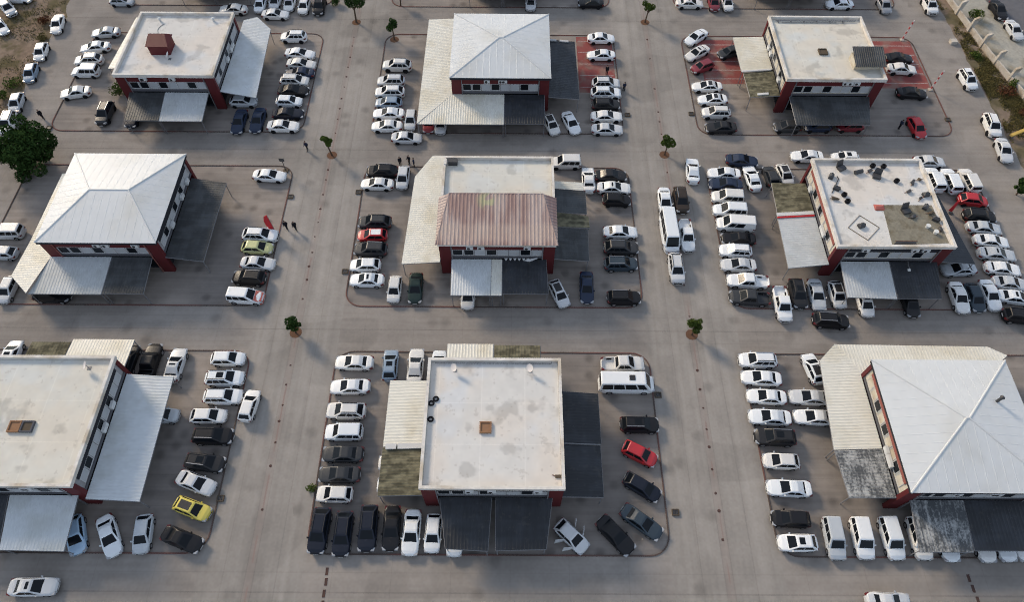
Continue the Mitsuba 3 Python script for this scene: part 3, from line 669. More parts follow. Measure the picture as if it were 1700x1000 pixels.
def car_parts(kind):
    if kind in CAR: return CAR[kind]
    L, W, H, belt, (bf, rf, rr, br), prof, wb, r = SP[kind]
    h = L / 2
    tall = kind in ('van', 'minibus', 'longvan')
    w0 = W / 2 * (0.93 if tall else 0.90)
    w1 = W / 2 * (0.80 if tall else 0.70 if kind.startswith('suv') else 0.73)
    zb = belt - 0.10
    def ring(z, xf, xr, w, c): return [(xf, w - c, z), (xf - c * 0.6, w, z), (xr + c * 0.6, w, z), (xr, w - c, z), (xr, -w + c, z), (xr + c * 0.6, -w, z), (xf - c * 0.6, -w, z), (xf, -w + c, z)]
    zr = H - 0.075
    k1 = (zr - zb) / (zr - belt)
    cab = hull(ring(zb, rf + (bf - rf) * k1, rr + (br - rr) * k1, w1 + (w0 - w1) * k1, 0.12) + ring(zr, rf, rr, w1, 0.10) + ring(H - 0.012, rf - 0.10, rr + 0.08, w1 - 0.06, 0.12) + ring(H, rf - 0.20, rr + 0.18, w1 - 0.17, 0.12))
    body = cat([lower_body(kind), cab])
    P = {}
    P['body'] = ply(body, smooth=32)
    x0, x1 = rf - 0.24, rr + 0.22
    P['roof'] = ply(plate([(x0, w1 - 0.20, H), (x1, w1 - 0.20, H), (x1, -w1 + 0.20, H), (x0, -w1 + 0.20, H)], 0.012, 0.02))
    def face(xb, xt, wa, wbt, u0, u1, v0, v1):      # points on the front or rear sloped face
        f = lambda u, v: (xb + (xt - xb) * v, u * ((wa) + (wbt - wa) * v), belt + (zr - belt) * v)
        return [f(u0, v0), f(u1, v0), f(u1, v1), f(u0, v1)]
    a, c = w0 - 0.12, w1 - 0.10
    P['windshield'] = ply(plate(face(bf, rf, a, c, -0.97, 0.97, 0.04, 0.97)))
    rear = face(br, rr, a, c, 0.95, -0.95, 0.10 if not tall else 0.25, 0.93)
    P['rear_window'] = ply(plate(rear))
    def side(sg, t0, t1, v0=0.10, v1=0.90):
        f = lambda t, v: ((bf + (br - bf) * t) * (1 - v) + (rf + (rr - rf) * t) * v, sg * (w0 + (w1 - w0) * v), belt + (zr - belt) * v)
        q = [f(t0, v0), f(t1, v0), f(t1, v1), f(t0, v1)]
        return plate(q[::-1] if sg < 0 else q, 0.014, 0.02) if True else None
    spans = {'sedan': ((.10, .48), (.51, .88)), 'hatchback': ((.10, .48), (.51, .90)), 'suv': ((.10, .40), (.43, .68), (.71, .93)), 'van': ((.12, .42), (.45, .70), (.73, .94)), 'longvan': ((.08, .28), (.31, .60)), 'minibus': ((.06, .22), (.25, .48), (.50, .72), (.74, .95)), 'pickup': ((.12, .5), (.54, .88))}[kind.split('_')[0]]
    P['side_windows'] = [ply(side(sg, *q)) for sg in (-1, 1) for q in spans]
    wheel = cat([cyl([0, -0.11, 0], [0, 0.11, 0], r, n=20)])
    rim = cat([cyl([0, -0.118, 0], [0, 0.118, 0], r * 0.62, n=14)])
    P['wheel'], P['rim'] = ply(wheel, smooth=40), ply(rim, smooth=40)
    P['wheel_at'] = [(sx * wb, sy * (W / 2 - 0.125), r) for sx in (-1, 1) for sy in (-1, 1)]
    zf = np.interp(0.95, [p[0] for p in prof], [p[1] for p in prof])
    def lampm(x, sy, z0, z1, wd, sgn): return hull([(x, sy * (W / 2 * 0.86), z0), (x, sy * (W / 2 * 0.86 - wd), z0), (x - sgn * 0.05, sy * (W / 2 * 0.86), z1), (x - sgn * 0.05, sy * (W / 2 * 0.86 - wd), z1), (x - sgn * 0.34, sy * (W / 2 * 0.97), z0), (x - sgn * 0.34, sy * (W / 2 * 0.97), z1), (x - sgn * 0.36, sy * (W / 2 * 0.8), z1)])
    P['headlights'] = [ply(lampm(h - 0.02, sy, zf - 0.14, zf + 0.02, 0.34, 1)) for sy in (-1, 1)]
    zt = belt - 0.06
    P['tails'] = [ply(lampm(-h + 0.0, sy, zt - 0.22, zt, 0.26, -1)) for sy in (-1, 1)]
    P['grille'] = ply(bx(h - 0.05, h + 0.008, -W * 0.26, W * 0.26, 0.40, zf - 0.16))
    P['mirrors'] = [ply(hull([(bf - 0.25, sy * (w0 + 0.01), belt), (bf - 0.42, sy * (w0 + 0.01), belt), (bf - 0.28, sy * (w0 + 0.20), belt + 0.02), (bf - 0.42, sy * (w0 + 0.20), belt + 0.02), (bf - 0.28, sy * (w0 + 0.18), belt + 0.16), (bf - 0.42, sy * (w0 + 0.18), belt + 0.16)])) for sy in (-1, 1)]
    zc = np.interp(bf / h, [p[0] for p in prof], [p[1] for p in prof]); ze2 = np.interp(.93, [p[0] for p in prof], [p[1] for p in prof])
    P['bonnet'] = ply(hull([(bf + .02, .74, zc + .05), (bf + .02, -.74, zc + .05), (h * .95, .62, ze2 + .05), (h * .95, -.62, ze2 + .05), ((bf + h) / 2, .82, (zc + ze2) / 2 + .02), ((bf + h) / 2, -.82, (zc + ze2) / 2 + .02), (bf + .05, .7, zc - .05), (bf + .05, -.7, zc - .05), (h * .93, .62, ze2 - .05), (h * .93, -.62, ze2 - .05)]))
    P['bumper'] = ply(hull([(h + .02, .6, .3), (h + .02, -.6, .3), (h + .02, .6, .62), (h + .02, -.6, .62), (h - .25, W / 2, .32), (h - .25, -W / 2, .32), (h - .25, W / 2, .62), (h - .25, -W / 2, .62)]))
    P['doors'] = [ply(hull([(0.85, W / 2, .3), (0.85, W / 2 + .05, .3), (0.30, W / 2 + 0.85, .3), (0.26, W / 2 + 0.82, .3), (0.85, W / 2, 1.3), (0.85, W / 2 + .05, 1.3), (0.30, W / 2 + 0.7, 1.35), (0.26, W / 2 + 0.68, 1.35)])), ]
    P['hatch_plate'] = ply(bx(0.1, 0.75, -0.32, 0.32, H + 0.002, H + 0.07))
    P['rails'] = [ply(bx(rr + 0.05, rf - 0.05, sg * (w1 - 0.09) - 0.03, sg * (w1 - 0.09) + 0.03, H - 0.02, H + 0.07)) for sg in (-1, 1)]
    P['sunroof'] = ply(bx((rf + rr) / 2 - 0.05, rf - 0.28, -w1 * 0.55, w1 * 0.55, H + 0.0125, H + 0.026))
    P['front_plate'], P['rear_plate'] = ply(bx(h + 0.009, h + 0.022, -.26, .26, .36, .47)), ply(bx(-h - 0.02, -h + 0.02, -.26, .26, .62, .73))
    CAR[kind] = P
    return P


# name of the thing for every body kind
NAMES = {'sedan': ('parked_car', 'car'), 'hatchback': ('parked_car', 'car'), 'suv': ('parked_car', 'car'), 'van': ('parked_van', 'van'), 'longvan': ('parked_van', 'van'), 'minibus': ('minibus', 'minibus'), 'pickup': ('pickup_truck', 'pickup truck')}


crng = random.Random(23)


def car(x, y, rot, kind, paint, opt, label, group):
    name, category = NAMES[kind]
    if crng.random() < 0.45 and kind + '_b' in SP: kind = kind + '_b'
    if paint == 'white': paint = crng.choice(['white_grey', 'white', 'white', 'white_warm', 'white_cool', 'white_dusty'])
    if paint == 'black': paint = crng.choice(['black', 'black', 'black_blue', 'black_grey'])
    k = numbered(name)
    tag(k, label, category, group)
    P = car_parts(kind)
    tw = at(x, y, 0.012, rot + crng.uniform(-1.6, 1.6)) @ T().scale([crng.uniform(0.955, 1.035), crng.uniform(0.97, 1.01), crng.uniform(0.96, 1.04)])
    pm = 'paint_' + paint
    add('body', P['body'], pm, k, tw)
    rk = add('roof', P['roof'], {'br': 'plastic', 'wr': 'paint_white'}.get(opt, pm), k, tw)
    if opt == 'br': tag(rk, 'black roof')
    if opt == 'wr': tag(rk, 'white roof')
    add('windshield', P['windshield'], 'glass', k, tw)
    add('rear_window', P['rear_window'], 'glass', k, tw)
    for s in P['side_windows']: add('side_window', s, 'glass', k, tw)
    for q in P['wheel_at']:
        wk = add('wheel', P['wheel'], 'rubber', k, tw @ T().translate(list(q)))
        if y < 60: add('rim', P['rim'], 'rim', wk, tw @ T().translate(list(q)))
    for s in P['headlights']: add('headlight', s, 'lamp', k, tw)
    for s in P['tails']: add('tail_light', s, 'tail', k, tw)
    for s in P['mirrors']: add('mirror', s, pm, k, tw)
    add('grille', P['grille'], 'plastic', k, tw)
    if opt == 'rh':
        tag(add('bonnet', P['bonnet'], 'faded_red', k, tw), 'red bonnet'); tag(add('bumper', P['bumper'], 'faded_red', k, tw), 'red bumper')
    if opt == 'open':
        for dx in (0, -1.15):
            for sc in (1, -1):
                add('door', P['doors'][0], pm, k, tw @ T().translate([dx, 0, 0]) @ T().scale([1, sc, 1]))
    if kind.startswith('suv'):
        for s in P['rails']: add('roof_rail', s, 'plastic' if crng.random() < .6 else 'rim', k, tw)
    if kind.startswith(('sedan', 'hatch', 'suv')) and opt == '' and crng.random() < 0.16:
        add('sunroof', P['sunroof'], 'glass', k, tw)
    add('number_plate', P['front_plate'], 'frame_white', k, tw); add('number_plate', P['rear_plate'], 'frame_white', k, tw)
    if kind == 'minibus' and 'hatch' in label:
        add('roof_hatch', P['hatch_plate'], 'plastic', k, tw)
    return k


# <CARS>
CARS = [
(-35.84,96.16,180,'suv','white','','white SUV, last at far end of right row, back left lot','back left lot'),
(-34.09,91.98,354,'sedan','white','','white sedan, second from far end of right row, back left lot','back left lot'),
(-33.49,89.54,354,'sedan','white','','white sedan, third from far end of right row, back left lot','back left lot'),
(-33.43,87.42,180,'sedan','dark_blue','','dark blue sedan, fourth from far end of right row, back left lot','back left lot'),
(-33.85,85.63,356,'suv','white','','white SUV, fifth from near end of right row, back left lot','back left lot'),
(-33.69,83.44,0,'sedan','black','','black sedan, fourth from near end of right row, back left lot','back left lot'),
(-33.92,81.05,0,'hatchback','white','','white hatchback, third from near end of right row, back left lot','back left lot'),
(-33.64,78.46,0,'sedan','black','','black sedan, second from near end of right row, back left lot','back left lot'),
(-33.89,75.81,0,'sedan','white','','white sedan, at near end of right row, back left lot','back left lot'),
(-66.83,97.05,186,'sedan','silver','','silver sedan, last at far end of left row, back left lot','back left lot'),
(-67.29,93.28,188,'sedan','white','','white sedan, second from far end of left row, back left lot','back left lot'),
(-67.26,90.09,186,'suv','white','','white SUV, third from near end of left row, back left lot','back left lot'),
(-66.89,87.42,180,'van','white','','white van, second from near end of left row, back left lot','back left lot'),
(-66.92,82.73,194,'sedan','white','','white sedan, at near end of left row, back left lot','back left lot'),
(-60.94,78.23,270,'suv','graphite','','dark grey SUV on the bare paving left of the red roof hut building','back left lot'),
(-40.59,76.75,270,'sedan','dark_blue','','dark blue sedan left of two beside the front of the back left lot','back left lot'),
(-37.87,77.02,270,'sedan','dark_blue','','dark blue sedan right of two beside the front of the back left lot','back left lot'),
(-40.85,80.98,0,'hatchback','silver','','silver hatchback under the right canopy of the red roof hut building','back left lot'),
(-56.52,77.74,270,'sedan','black','','black sedan under the dark front canopy of the red roof hut building','back left lot'),
(-47.24,103.25,180,'sedan','white','','white sedan, at left end of top edge row above the red roof hut','far lots'),
(-42.94,104.60,270,'hatchback','white','','white hatchback, second from left end of top edge row above the red roof hut','far lots'),
(-40.57,105.61,270,'hatchback','white','','white hatchback, third from left end of top edge row above the red roof hut','far lots'),
(-38.02,105.14,270,'hatchback','white','','white hatchback, fourth from left end of top edge row above the red roof hut','far lots'),
(-35.44,104.35,270,'hatchback','white','','white hatchback, second from right end of top edge row above the red roof hut','far lots'),
(-32.87,104.40,270,'suv','black','','black SUV, last at right end of top edge row above the red roof hut','far lots'),
(-39.91,102.03,0,'sedan','white','','white sedan crosswise in front of the noses at top left','far lots'),
(-66.67,105.34,0,'hatchback','silver','','silver hatchback cut by the top edge above the back left lot','far lots'),
(2.98,105.73,270,'hatchback','white','','white hatchback cut by the top edge above the white pyramid roof','far lots'),
(13.26,105.68,180,'sedan','black','','black sedan near the top edge, right of the white pyramid roof','far lots'),
(30.12,105.68,0,'sedan','white','','white sedan near the top edge, right of the right avenue','far lots'),
(34.27,105.89,270,'hatchback','dark_red','','dark red hatchback cut by the top edge beside a dark canopy','far lots'),
(36.54,105.92,270,'hatchback','white','','white hatchback cut by the top edge right of a red one','far lots'),
(55.76,105.79,180,'sedan','white','','white sedan near the top edge behind the roof with dark shed','far lots'),
(63.30,105.53,270,'hatchback','grey','','grey hatchback near the top edge behind the roof with dark shed','far lots'),
(71.10,105.64,270,'suv','white','','white SUV near the top edge beside the grass strip','far lots'),
(-75.45,99.14,278,'sedan','white','','white sedan, last at far end of line parked along the dirt edge at far left','cars along the dirt edge'),
(-75.61,92.17,276,'hatchback','white','','white hatchback, second from far end of line parked along the dirt edge at far left','cars along the dirt edge'),
(-75.39,87.16,278,'hatchback','grey_blue','','grey-blue hatchback, third from near end of line parked along the dirt edge at far left','cars along the dirt edge'),
(-75.06,80.41,276,'hatchback','silver','','silver hatchback, second from near end of line parked along the dirt edge at far left','cars along the dirt edge'),
(-74.59,76.09,276,'suv','white','','white SUV, at near end of line parked along the dirt edge at far left','cars along the dirt edge'),
(-85.25,103.20,311,'suv','white','','white SUV in the dirt at the top left corner','cars along the dirt edge'),
(-84.64,98.42,311,'sedan','white','','white sedan cut by the left edge on the dirt','cars along the dirt edge'),
(-84.54,105.99,0,'sedan','white','','white sedan cut by the top edge on the dirt','cars along the dirt edge'),
(-18.30,89.27,180,'suv','white','','white SUV, last at far end of left row, back centre lot','back centre lot'),
(-18.90,85.63,180,'suv','white','','white SUV, second from far end of left row, back centre lot','back centre lot'),
(-18.85,83.19,180,'suv','white','','white SUV, fourth from near end of left row, back centre lot','back centre lot'),
(-18.82,80.92,180,'hatchback','grey_blue','','grey-blue hatchback, third from near end of left row, back centre lot','back centre lot'),
(-18.59,78.59,180,'sedan','white','','white sedan, second from near end of left row, back centre lot','back centre lot'),
(-18.59,75.94,180,'sedan','white','','white sedan, at near end of left row, back centre lot','back centre lot'),
(-15.14,77.23,270,'hatchback','white','','white hatchback beside the cream canopy of the back centre lot','back centre lot'),
(-15.46,73.63,0,'sedan','white','','white sedan crosswise on the kerb of the back centre lot','back centre lot'),
(-10.60,76.39,270,'hatchback','white','','white hatchback nose out under the cream front canopy, back centre lot','back centre lot'),
(-12.41,76.75,270,'hatchback','dark_red','','dark red hatchback in shade under the cream front canopy, back centre lot','back centre lot'),
(14.42,96.33,0,'sedan','white','','white sedan, last at far end of right row, back centre lot','back centre lot'),
(14.15,92.16,180,'sedan','white','','white sedan, second from far end of right row, back centre lot','back centre lot'),
(14.46,85.40,0,'suv','white','','white SUV, third from far end of right row, back centre lot','back centre lot'),
(14.31,83.23,0,'suv','white','','white SUV, fourth from near end of right row, back centre lot','back centre lot'),
(14.15,80.72,0,'suv','black','','black SUV, third from near end of right row, back centre lot','back centre lot'),
(14.08,78.25,0,'sedan','white','','white sedan, second from near end of right row, back centre lot','back centre lot'),
(13.99,75.61,0,'sedan','white','','white sedan, at near end of right row, back centre lot','back centre lot'),
(5.74,76.53,290,'hatchback','white','br','white hatchback with black roof, slanted by the dark front canopy','back centre lot'),
(8.71,76.93,288,'sedan','white','','white sedan slanted right of the one with black roof','back centre lot'),
(30.04,96.79,220,'sedan','white','','white sedan, last at far end of left row, back right lot','back right lot'),
(29.71,92.89,215,'sedan','white','','white sedan, second from far end of left row, back right lot','back right lot'),
(30.02,89.57,207,'hatchback','dark_red','','dark red hatchback, third from far end of left row, back right lot','back right lot'),
(30.12,84.97,180,'sedan','white','br','white sedan with black roof, fourth from near end of left row, back right lot','back right lot'),
(30.52,82.03,180,'sedan','white','br','white sedan with black roof, third from near end of left row, back right lot','back right lot'),
(30.61,79.18,180,'suv','white','','white SUV, second from near end of left row, back right lot','back right lot'),
(30.89,76.13,180,'sedan','black','','black sedan, at near end of left row, back right lot','back right lot'),
(34.88,93.09,200,'hatchback','graphite','','dark grey hatchback beside the cream canopy on red paving','back right lot'),
(61.80,91.89,0,'sedan','black','','black sedan on the red paving between the two striped poles','back right lot'),
(61.53,89.30,356,'sedan','white','','white sedan on the red paving beside a striped pole','back right lot'),
(61.49,83.78,354,'sedan','black','','black sedan just below the front striped pole','back right lot'),
(59.98,76.38,275,'hatchback','red','','red hatchback alone on the front corner of the back right lot','back right lot'),
(40.75,76.34,180,'hatchback','graphite','','dark grey hatchback under the dark front canopy, back right lot','back right lot'),
(45.35,76.50,180,'hatchback','dark_blue','','dark blue hatchback in shade under the front canopy, back right lot','back right lot'),
(50.10,76.54,180,'hatchback','dark_red','','dark red hatchback half under the front canopy, back right lot','back right lot'),
(71.13,86.89,275,'suv','white','','white SUV, last at far end of line along the grass strip at right','cars along the grass strip'),
(71.27,76.88,264,'suv','white','','white SUV, second from near end of line along the grass strip at right','cars along the grass strip'),
(71.26,71.85,264,'sedan','white','','white sedan, at near end of line along the grass strip at right','cars along the grass strip'),
(83.10,99.17,271,'sedan','white','','white sedan on the road beyond the pillared wall','cars along the grass strip'),
(82.43,104.42,271,'sedan','black','','black sedan on the road beyond the pillared wall near the top','cars along the grass strip'),
(-34.09,66.11,357,'sedan','white','','white sedan alone in the back corner of the middle left lot','middle left lot'),
(-33.26,55.56,356,'suv','white','','white SUV, last at far end of right row, middle left lot','middle left lot'),
(-33.29,53.57,356,'hatchback','yellow_green','','pale yellow-green hatchback, second from far end of right row, middle left lot','middle left lot'),
(-32.71,51.07,356,'sedan','white','','white sedan, third from near end of right row, middle left lot','middle left lot'),
(-33.37,48.76,176,'suv','black','','black SUV, second from near end of right row, middle left lot','middle left lot'),
(-33.22,45.98,357,'van','white','rh','white van with red bonnet, at near end of right row, middle left lot','middle left lot'),
(-66.88,55.83,180,'van','white','','white van at the left edge beside the grey hip roof','middle left lot'),
(-66.23,52.45,180,'hatchback','silver','','silver hatchback cut by the left edge beside the grey hip roof','middle left lot'),
(-63.32,46.79,270,'hatchback','white','','white hatchback at the tip of the cream wraparound canopy','middle left lot'),
(-57.37,45.96,0,'suv','black','','black SUV in shade under the grey front canopy, middle left lot','middle left lot'),
(-18.36,66.94,180,'suv','black','','black SUV, last at far end of left row, middle centre lot','middle centre lot'),
(-18.81,64.68,180,'sedan','white','','white sedan, second from far end of left row, middle centre lot','middle centre lot'),
(-18.37,57.80,180,'suv','graphite','','dark grey SUV, third from far end of left row, middle centre lot','middle centre lot'),
(-18.47,55.65,180,'hatchback','red','wr','red hatchback with white roof, fourth from near end of left row, middle centre lot','middle centre lot'),
(-18.43,53.31,180,'suv','graphite','','dark grey SUV, third from near end of left row, middle centre lot','middle centre lot'),
(-18.87,50.89,180,'hatchback','white','','white hatchback, second from near end of left row, middle centre lot','middle centre lot'),
(-18.37,48.57,180,'sedan','white','','white sedan, at near end of left row, middle centre lot','middle centre lot'),
(-15.31,65.93,270,'hatchback','white','','white hatchback with a group of people behind it','middle centre lot'),
(-14.73,47.23,270,'hatchback','white','','white hatchback left of two noses at the front kerb','middle centre lot'),
(-12.09,47.43,270,'sedan','dark_green','','dark green sedan right of a white one at the front kerb','middle centre lot'),
(-5.44,46.40,270,'hatchback','white','','white hatchback nose out under the pale front canopy, middle centre lot','middle centre lot'),
(13.88,66.51,0,'sedan','black','','black sedan, last at far end of right row, middle centre lot','middle centre lot'),
(14.14,64.18,0,'sedan','white','','white sedan, second from far end of right row, middle centre lot','middle centre lot'),
(14.39,62.01,0,'hatchback','black','','black hatchback, third from far end of right row, middle centre lot','middle centre lot'),
(14.46,56.51,0,'sedan','white','','white sedan, fourth from near end of right row, middle centre lot','middle centre lot'),
(14.32,53.85,0,'suv','graphite','','dark grey SUV, third from near end of right row, middle centre lot','middle centre lot'),
(14.11,51.26,0,'suv','blue_graphite','','dark blue-grey SUV, second from near end of right row, middle centre lot','middle centre lot'),
(14.08,46.12,0,'suv','black','','black SUV, at near end of right row, middle centre lot','middle centre lot'),
(7.60,68.89,180,'van','white','','white van in the back right corner, middle centre lot','middle centre lot'),
(10.70,65.70,90,'sedan','white','','white sedan left of the right row, middle centre lot','middle centre lot'),
(5.97,46.75,292,'hatchback','white','br','white hatchback with black roof, slanted at the front canopy','middle centre lot'),
(9.51,47.68,270,'sedan','dark_blue','','dark blue sedan right of a slanted black roofed one','middle centre lot'),
(25.55,67.51,86,'sedan','white','','white sedan alone at the far end of the right avenue line','cars standing in the right avenue'),
(20.99,61.85,270,'sedan','white','','white sedan behind the minibus in the right avenue','cars standing in the right avenue'),
(23.23,62.10,270,'suv','brown','','dark brown SUV beside a white one in the right avenue','cars standing in the right avenue'),
(20.90,56.33,270,'minibus','white','','white minibus standing in the right avenue','cars standing in the right avenue'),
(23.19,56.00,270,'pickup','white','','white pickup truck beside the minibus in the right avenue','cars standing in the right avenue'),
(21.19,50.65,270,'suv','white','','white SUV nearest of the line in the right avenue','cars standing in the right avenue'),
(29.90,66.98,177,'sedan','white','','white sedan, last at far end of left row, middle right lot','middle right lot'),
(29.83,64.97,177,'sedan','dark_blue','','dark blue sedan, second from far end of left row, middle right lot','middle right lot'),
(29.66,62.61,177,'van','white','','white van, third from far end of left row, middle right lot','middle right lot'),
(29.61,60.27,177,'van','white','','white van, fourth from far end of left row, middle right lot','middle right lot'),
(29.99,57.87,177,'longvan','white','','white long van, sixth from near end of left row, middle right lot','middle right lot'),
(30.01,55.53,177,'sedan','black','','black sedan, fifth from near end of left row, middle right lot','middle right lot'),
(29.25,53.48,177,'suv','white','','white SUV, fourth from near end of left row, middle right lot','middle right lot'),
(29.29,51.25,177,'sedan','white','','white sedan, third from near end of left row, middle right lot','middle right lot'),
(30.07,48.76,177,'pickup','white','','white pickup truck, second from near end of left row, middle right lot','middle right lot'),
(29.85,46.23,177,'pickup','graphite','','dark grey pickup truck, at near end of left row, middle right lot','middle right lot'),
(32.89,69.53,356,'sedan','dark_blue','','dark blue sedan behind the far end of the left row, middle right lot','middle right lot'),
(33.76,66.22,96,'sedan','white','','white sedan, at left end of back row, middle right lot','middle right lot'),
(36.45,66.58,96,'hatchback','graphite','','dark grey hatchback, second from left end of back row, middle right lot','middle right lot'),
(38.46,66.83,278,'hatchback','white','br','white hatchback with black roof, last at right end of back row, middle right lot','middle right lot'),
(42.39,70.42,180,'sedan','white','','white sedan, at left end of row behind the littered roof, middle right lot','middle right lot'),
(47.78,70.12,180,'hatchback','white','','white hatchback, second from left end of row behind the littered roof, middle right lot','middle right lot'),
(59.70,69.52,0,'sedan','white','','white sedan, last at right end of row behind the littered roof, middle right lot','middle right lot'),
(59.30,66.14,90,'van','white','','white van left of three beside the back corner of the littered roof','middle right lot'),
(61.59,65.94,90,'van','white','','white van middle of three beside the back corner of the littered roof','middle right lot'),
(64.14,65.96,90,'van','white','','white van right of three beside the back corner of the littered roof','middle right lot'),
(63.52,62.40,352,'hatchback','red','','red hatchback, last at far end of right row, middle right lot','middle right lot'),
(63.38,59.57,352,'suv','black','','black SUV, second from far end of right row, middle right lot','middle right lot'),
(63.30,57.59,352,'sedan','silver','','silver sedan, third from far end of right row, middle right lot','middle right lot'),
(63.47,55.38,352,'sedan','white','','white sedan, fourth from far end of right row, middle right lot','middle right lot'),
(63.40,53.23,352,'sedan','silver','','silver sedan, fifth from near end of right row, middle right lot','middle right lot'),
(63.34,50.94,352,'sedan','white','','white sedan, fourth from near end of right row, middle right lot','middle right lot'),
(63.43,48.71,352,'sedan','silver','','silver sedan, third from near end of right row, middle right lot','middle right lot'),
(63.30,46.53,352,'sedan','white','','white sedan, second from near end of right row, middle right lot','middle right lot'),
(62.84,43.75,352,'suv','black','','black SUV, at near end of right row, middle right lot','middle right lot'),
(57.62,50.80,184,'sedan','silver','','silver sedan in the shade right of the littered roof building','middle right lot'),
(56.17,46.48,270,'sedan','white','','white sedan, at left end of front right row, middle right lot','middle right lot'),
(58.14,46.50,270,'hatchback','blue_graphite','','dark blue-grey hatchback, second from left end of front right row, middle right lot','middle right lot'),
(60.24,46.87,270,'sedan','white','','white sedan, last at right end of front right row, middle right lot','middle right lot'),
(33.75,45.37,270,'pickup','white','','white pickup truck, at left end of front row, middle right lot','middle right lot'),
(36.03,46.90,270,'suv','black','','black SUV, second from left end of front row, middle right lot','middle right lot'),
(38.39,46.80,270,'sedan','silver','','silver sedan, third from left end of front row, middle right lot','middle right lot'),
(40.97,46.82,270,'hatchback','white','br','white hatchback with black roof, fourth from left end of front row, middle right lot','middle right lot'),
(44.16,45.68,270,'hatchback','white','','white hatchback, second from right end of front row, middle right lot','middle right lot'),
(49.79,45.64,270,'hatchback','black','','black hatchback, last at right end of front row, middle right lot','middle right lot'),
(39.26,42.98,357,'suv','black','','black SUV crosswise in the street before the middle right lot','middle right lot'),
(-59.29,37.56,90,'hatchback','white','','white hatchback behind the cream roof at left edge','front left lot'),
(-45.21,37.01,90,'hatchback','black','','black hatchback, at left end of back row, front left lot','front left lot'),
(-42.56,36.58,90,'pickup','black','','black pickup truck, second from left end of back row, front left lot','front left lot'),
(-39.51,36.42,90,'sedan','white','','white sedan, last at right end of back row, front left lot','front left lot'),
(-33.46,37.25,0,'hatchback','white','','white hatchback, last at far end of right row, front left lot','front left lot'),
(-33.28,34.69,0,'suv','white','','white SUV, second from far end of right row, front left lot','front left lot'),
(-32.97,32.41,0,'suv','white','','white SUV, third from far end of right row, front left lot','front left lot'),
(-34.10,30.02,0,'hatchback','white','','white hatchback, fourth from far end of right row, front left lot','front left lot'),
(-33.03,27.63,0,'suv','black','','black SUV, fifth from near end of right row, front left lot','front left lot'),
(-33.18,24.61,352,'suv','black','','black SUV, fourth from near end of right row, front left lot','front left lot'),
(-33.65,22.39,340,'sedan','white','','white sedan, third from near end of right row, front left lot','front left lot'),
(-33.35,19.64,342,'hatchback','yellow','br','yellow hatchback with black roof, second from near end of right row, front left lot','front left lot'),
(-33.62,16.51,342,'sedan','black','','black sedan, at near end of right row, front left lot','front left lot'),
(-29.76,31.36,86,'hatchback','white','','white hatchback alone in the left avenue beside the right row','front left lot'),
(-39.41,30.06,0,'hatchback','silver','','silver hatchback poking out from under the white right canopy, front left lot','front left lot'),
(-44.63,16.93,294,'hatchback','light_blue','','light blue hatchback, at left end of front row, front left lot','front left lot'),
(-41.19,16.83,300,'sedan','white','','white sedan, second from left end of front row, front left lot','front left lot'),
(-37.78,17.03,278,'hatchback','silver','','silver hatchback, last at right end of front row, front left lot','front left lot'),
(-47.15,11.87,0,'sedan','white','','white sedan driving in the street at the bottom left corner','front left lot'),
(-18.52,36.87,180,'sedan','white','','white sedan, last at far end of left row, front centre lot','front centre lot'),
(-18.61,33.76,180,'sedan','white','','white sedan, second from far end of left row, front centre lot','front centre lot'),
(-18.68,30.73,180,'suv','white','','white SUV, third from far end of left row, front centre lot','front centre lot'),
(-18.59,28.18,180,'van','white','','white van, fourth from near end of left row, front centre lot','front centre lot'),
(-18.37,25.68,180,'sedan','graphite','','dark grey sedan, third from near end of left row, front centre lot','front centre lot'),
(-18.45,23.40,180,'sedan','graphite','','dark grey sedan, second from near end of left row, front centre lot','front centre lot'),
(-18.67,21.25,180,'hatchback','white','','white hatchback, at near end of left row, front centre lot','front centre lot'),
(-14.22,36.58,90,'hatchback','grey_blue','','grey-blue hatchback, at left end of back row, front centre lot','front centre lot'),
(-11.23,36.45,90,'sedan','white','','white sedan, second from left end of back row, front centre lot','front centre lot'),
(-8.54,36.62,90,'hatchback','white','','white hatchback, last at right end of back row, front centre lot','front centre lot'),
(-19.67,17.47,266,'suv','black','','black SUV, at left end of front row, front centre lot','front centre lot'),
(-17.21,17.18,270,'suv','black','','black SUV, second from left end of front row, front centre lot','front centre lot'),
(-14.67,17.74,270,'suv','black','','black SUV, third from left end of front row, front centre lot','front centre lot'),
(-12.26,17.78,270,'sedan','black','','black sedan, fourth from left end of front row, front centre lot','front centre lot'),
(-10.17,17.37,270,'sedan','white','','white sedan, third from right end of front row, front centre lot','front centre lot'),
(-7.93,17.26,270,'hatchback','white','','white hatchback, second from right end of front row, front centre lot','front centre lot'),
(-5.68,16.97,270,'hatchback','white','','white hatchback, last at right end of front row, front centre lot','front centre lot'),
(-12.41,24.77,180,'hatchback','white','','white hatchback nose out from the weathered left canopy, farther one','front centre lot'),
(-12.31,22.32,180,'hatchback','white','','white hatchback nose out from the weathered left canopy, nearer one','front centre lot'),
(13.19,36.87,0,'pickup','white','','white pickup truck behind the minibus in the front centre lot','front centre lot'),
(13.41,34.25,0,'minibus','white','','white minibus with roof hatch, in the front centre lot','front centre lot'),
(14.48,29.27,0,'suv','black','','black SUV, last at far end of right row, front centre lot','front centre lot'),
(14.18,25.88,332,'hatchback','red','','red hatchback, second from far end of right row, front centre lot','front centre lot'),
(14.10,22.21,328,'hatchback','black','','black hatchback, third from near end of right row, front centre lot','front centre lot'),
(13.69,18.54,324,'sedan','blue_graphite','','dark blue-grey sedan, second from near end of right row, front centre lot','front centre lot'),
(10.89,17.18,314,'sedan','black','','black sedan, at near end of right row, front centre lot','front centre lot'),
(6.35,17.04,314,'hatchback','white','open','white hatchback with open doors beside the dark front canopy','front centre lot'),
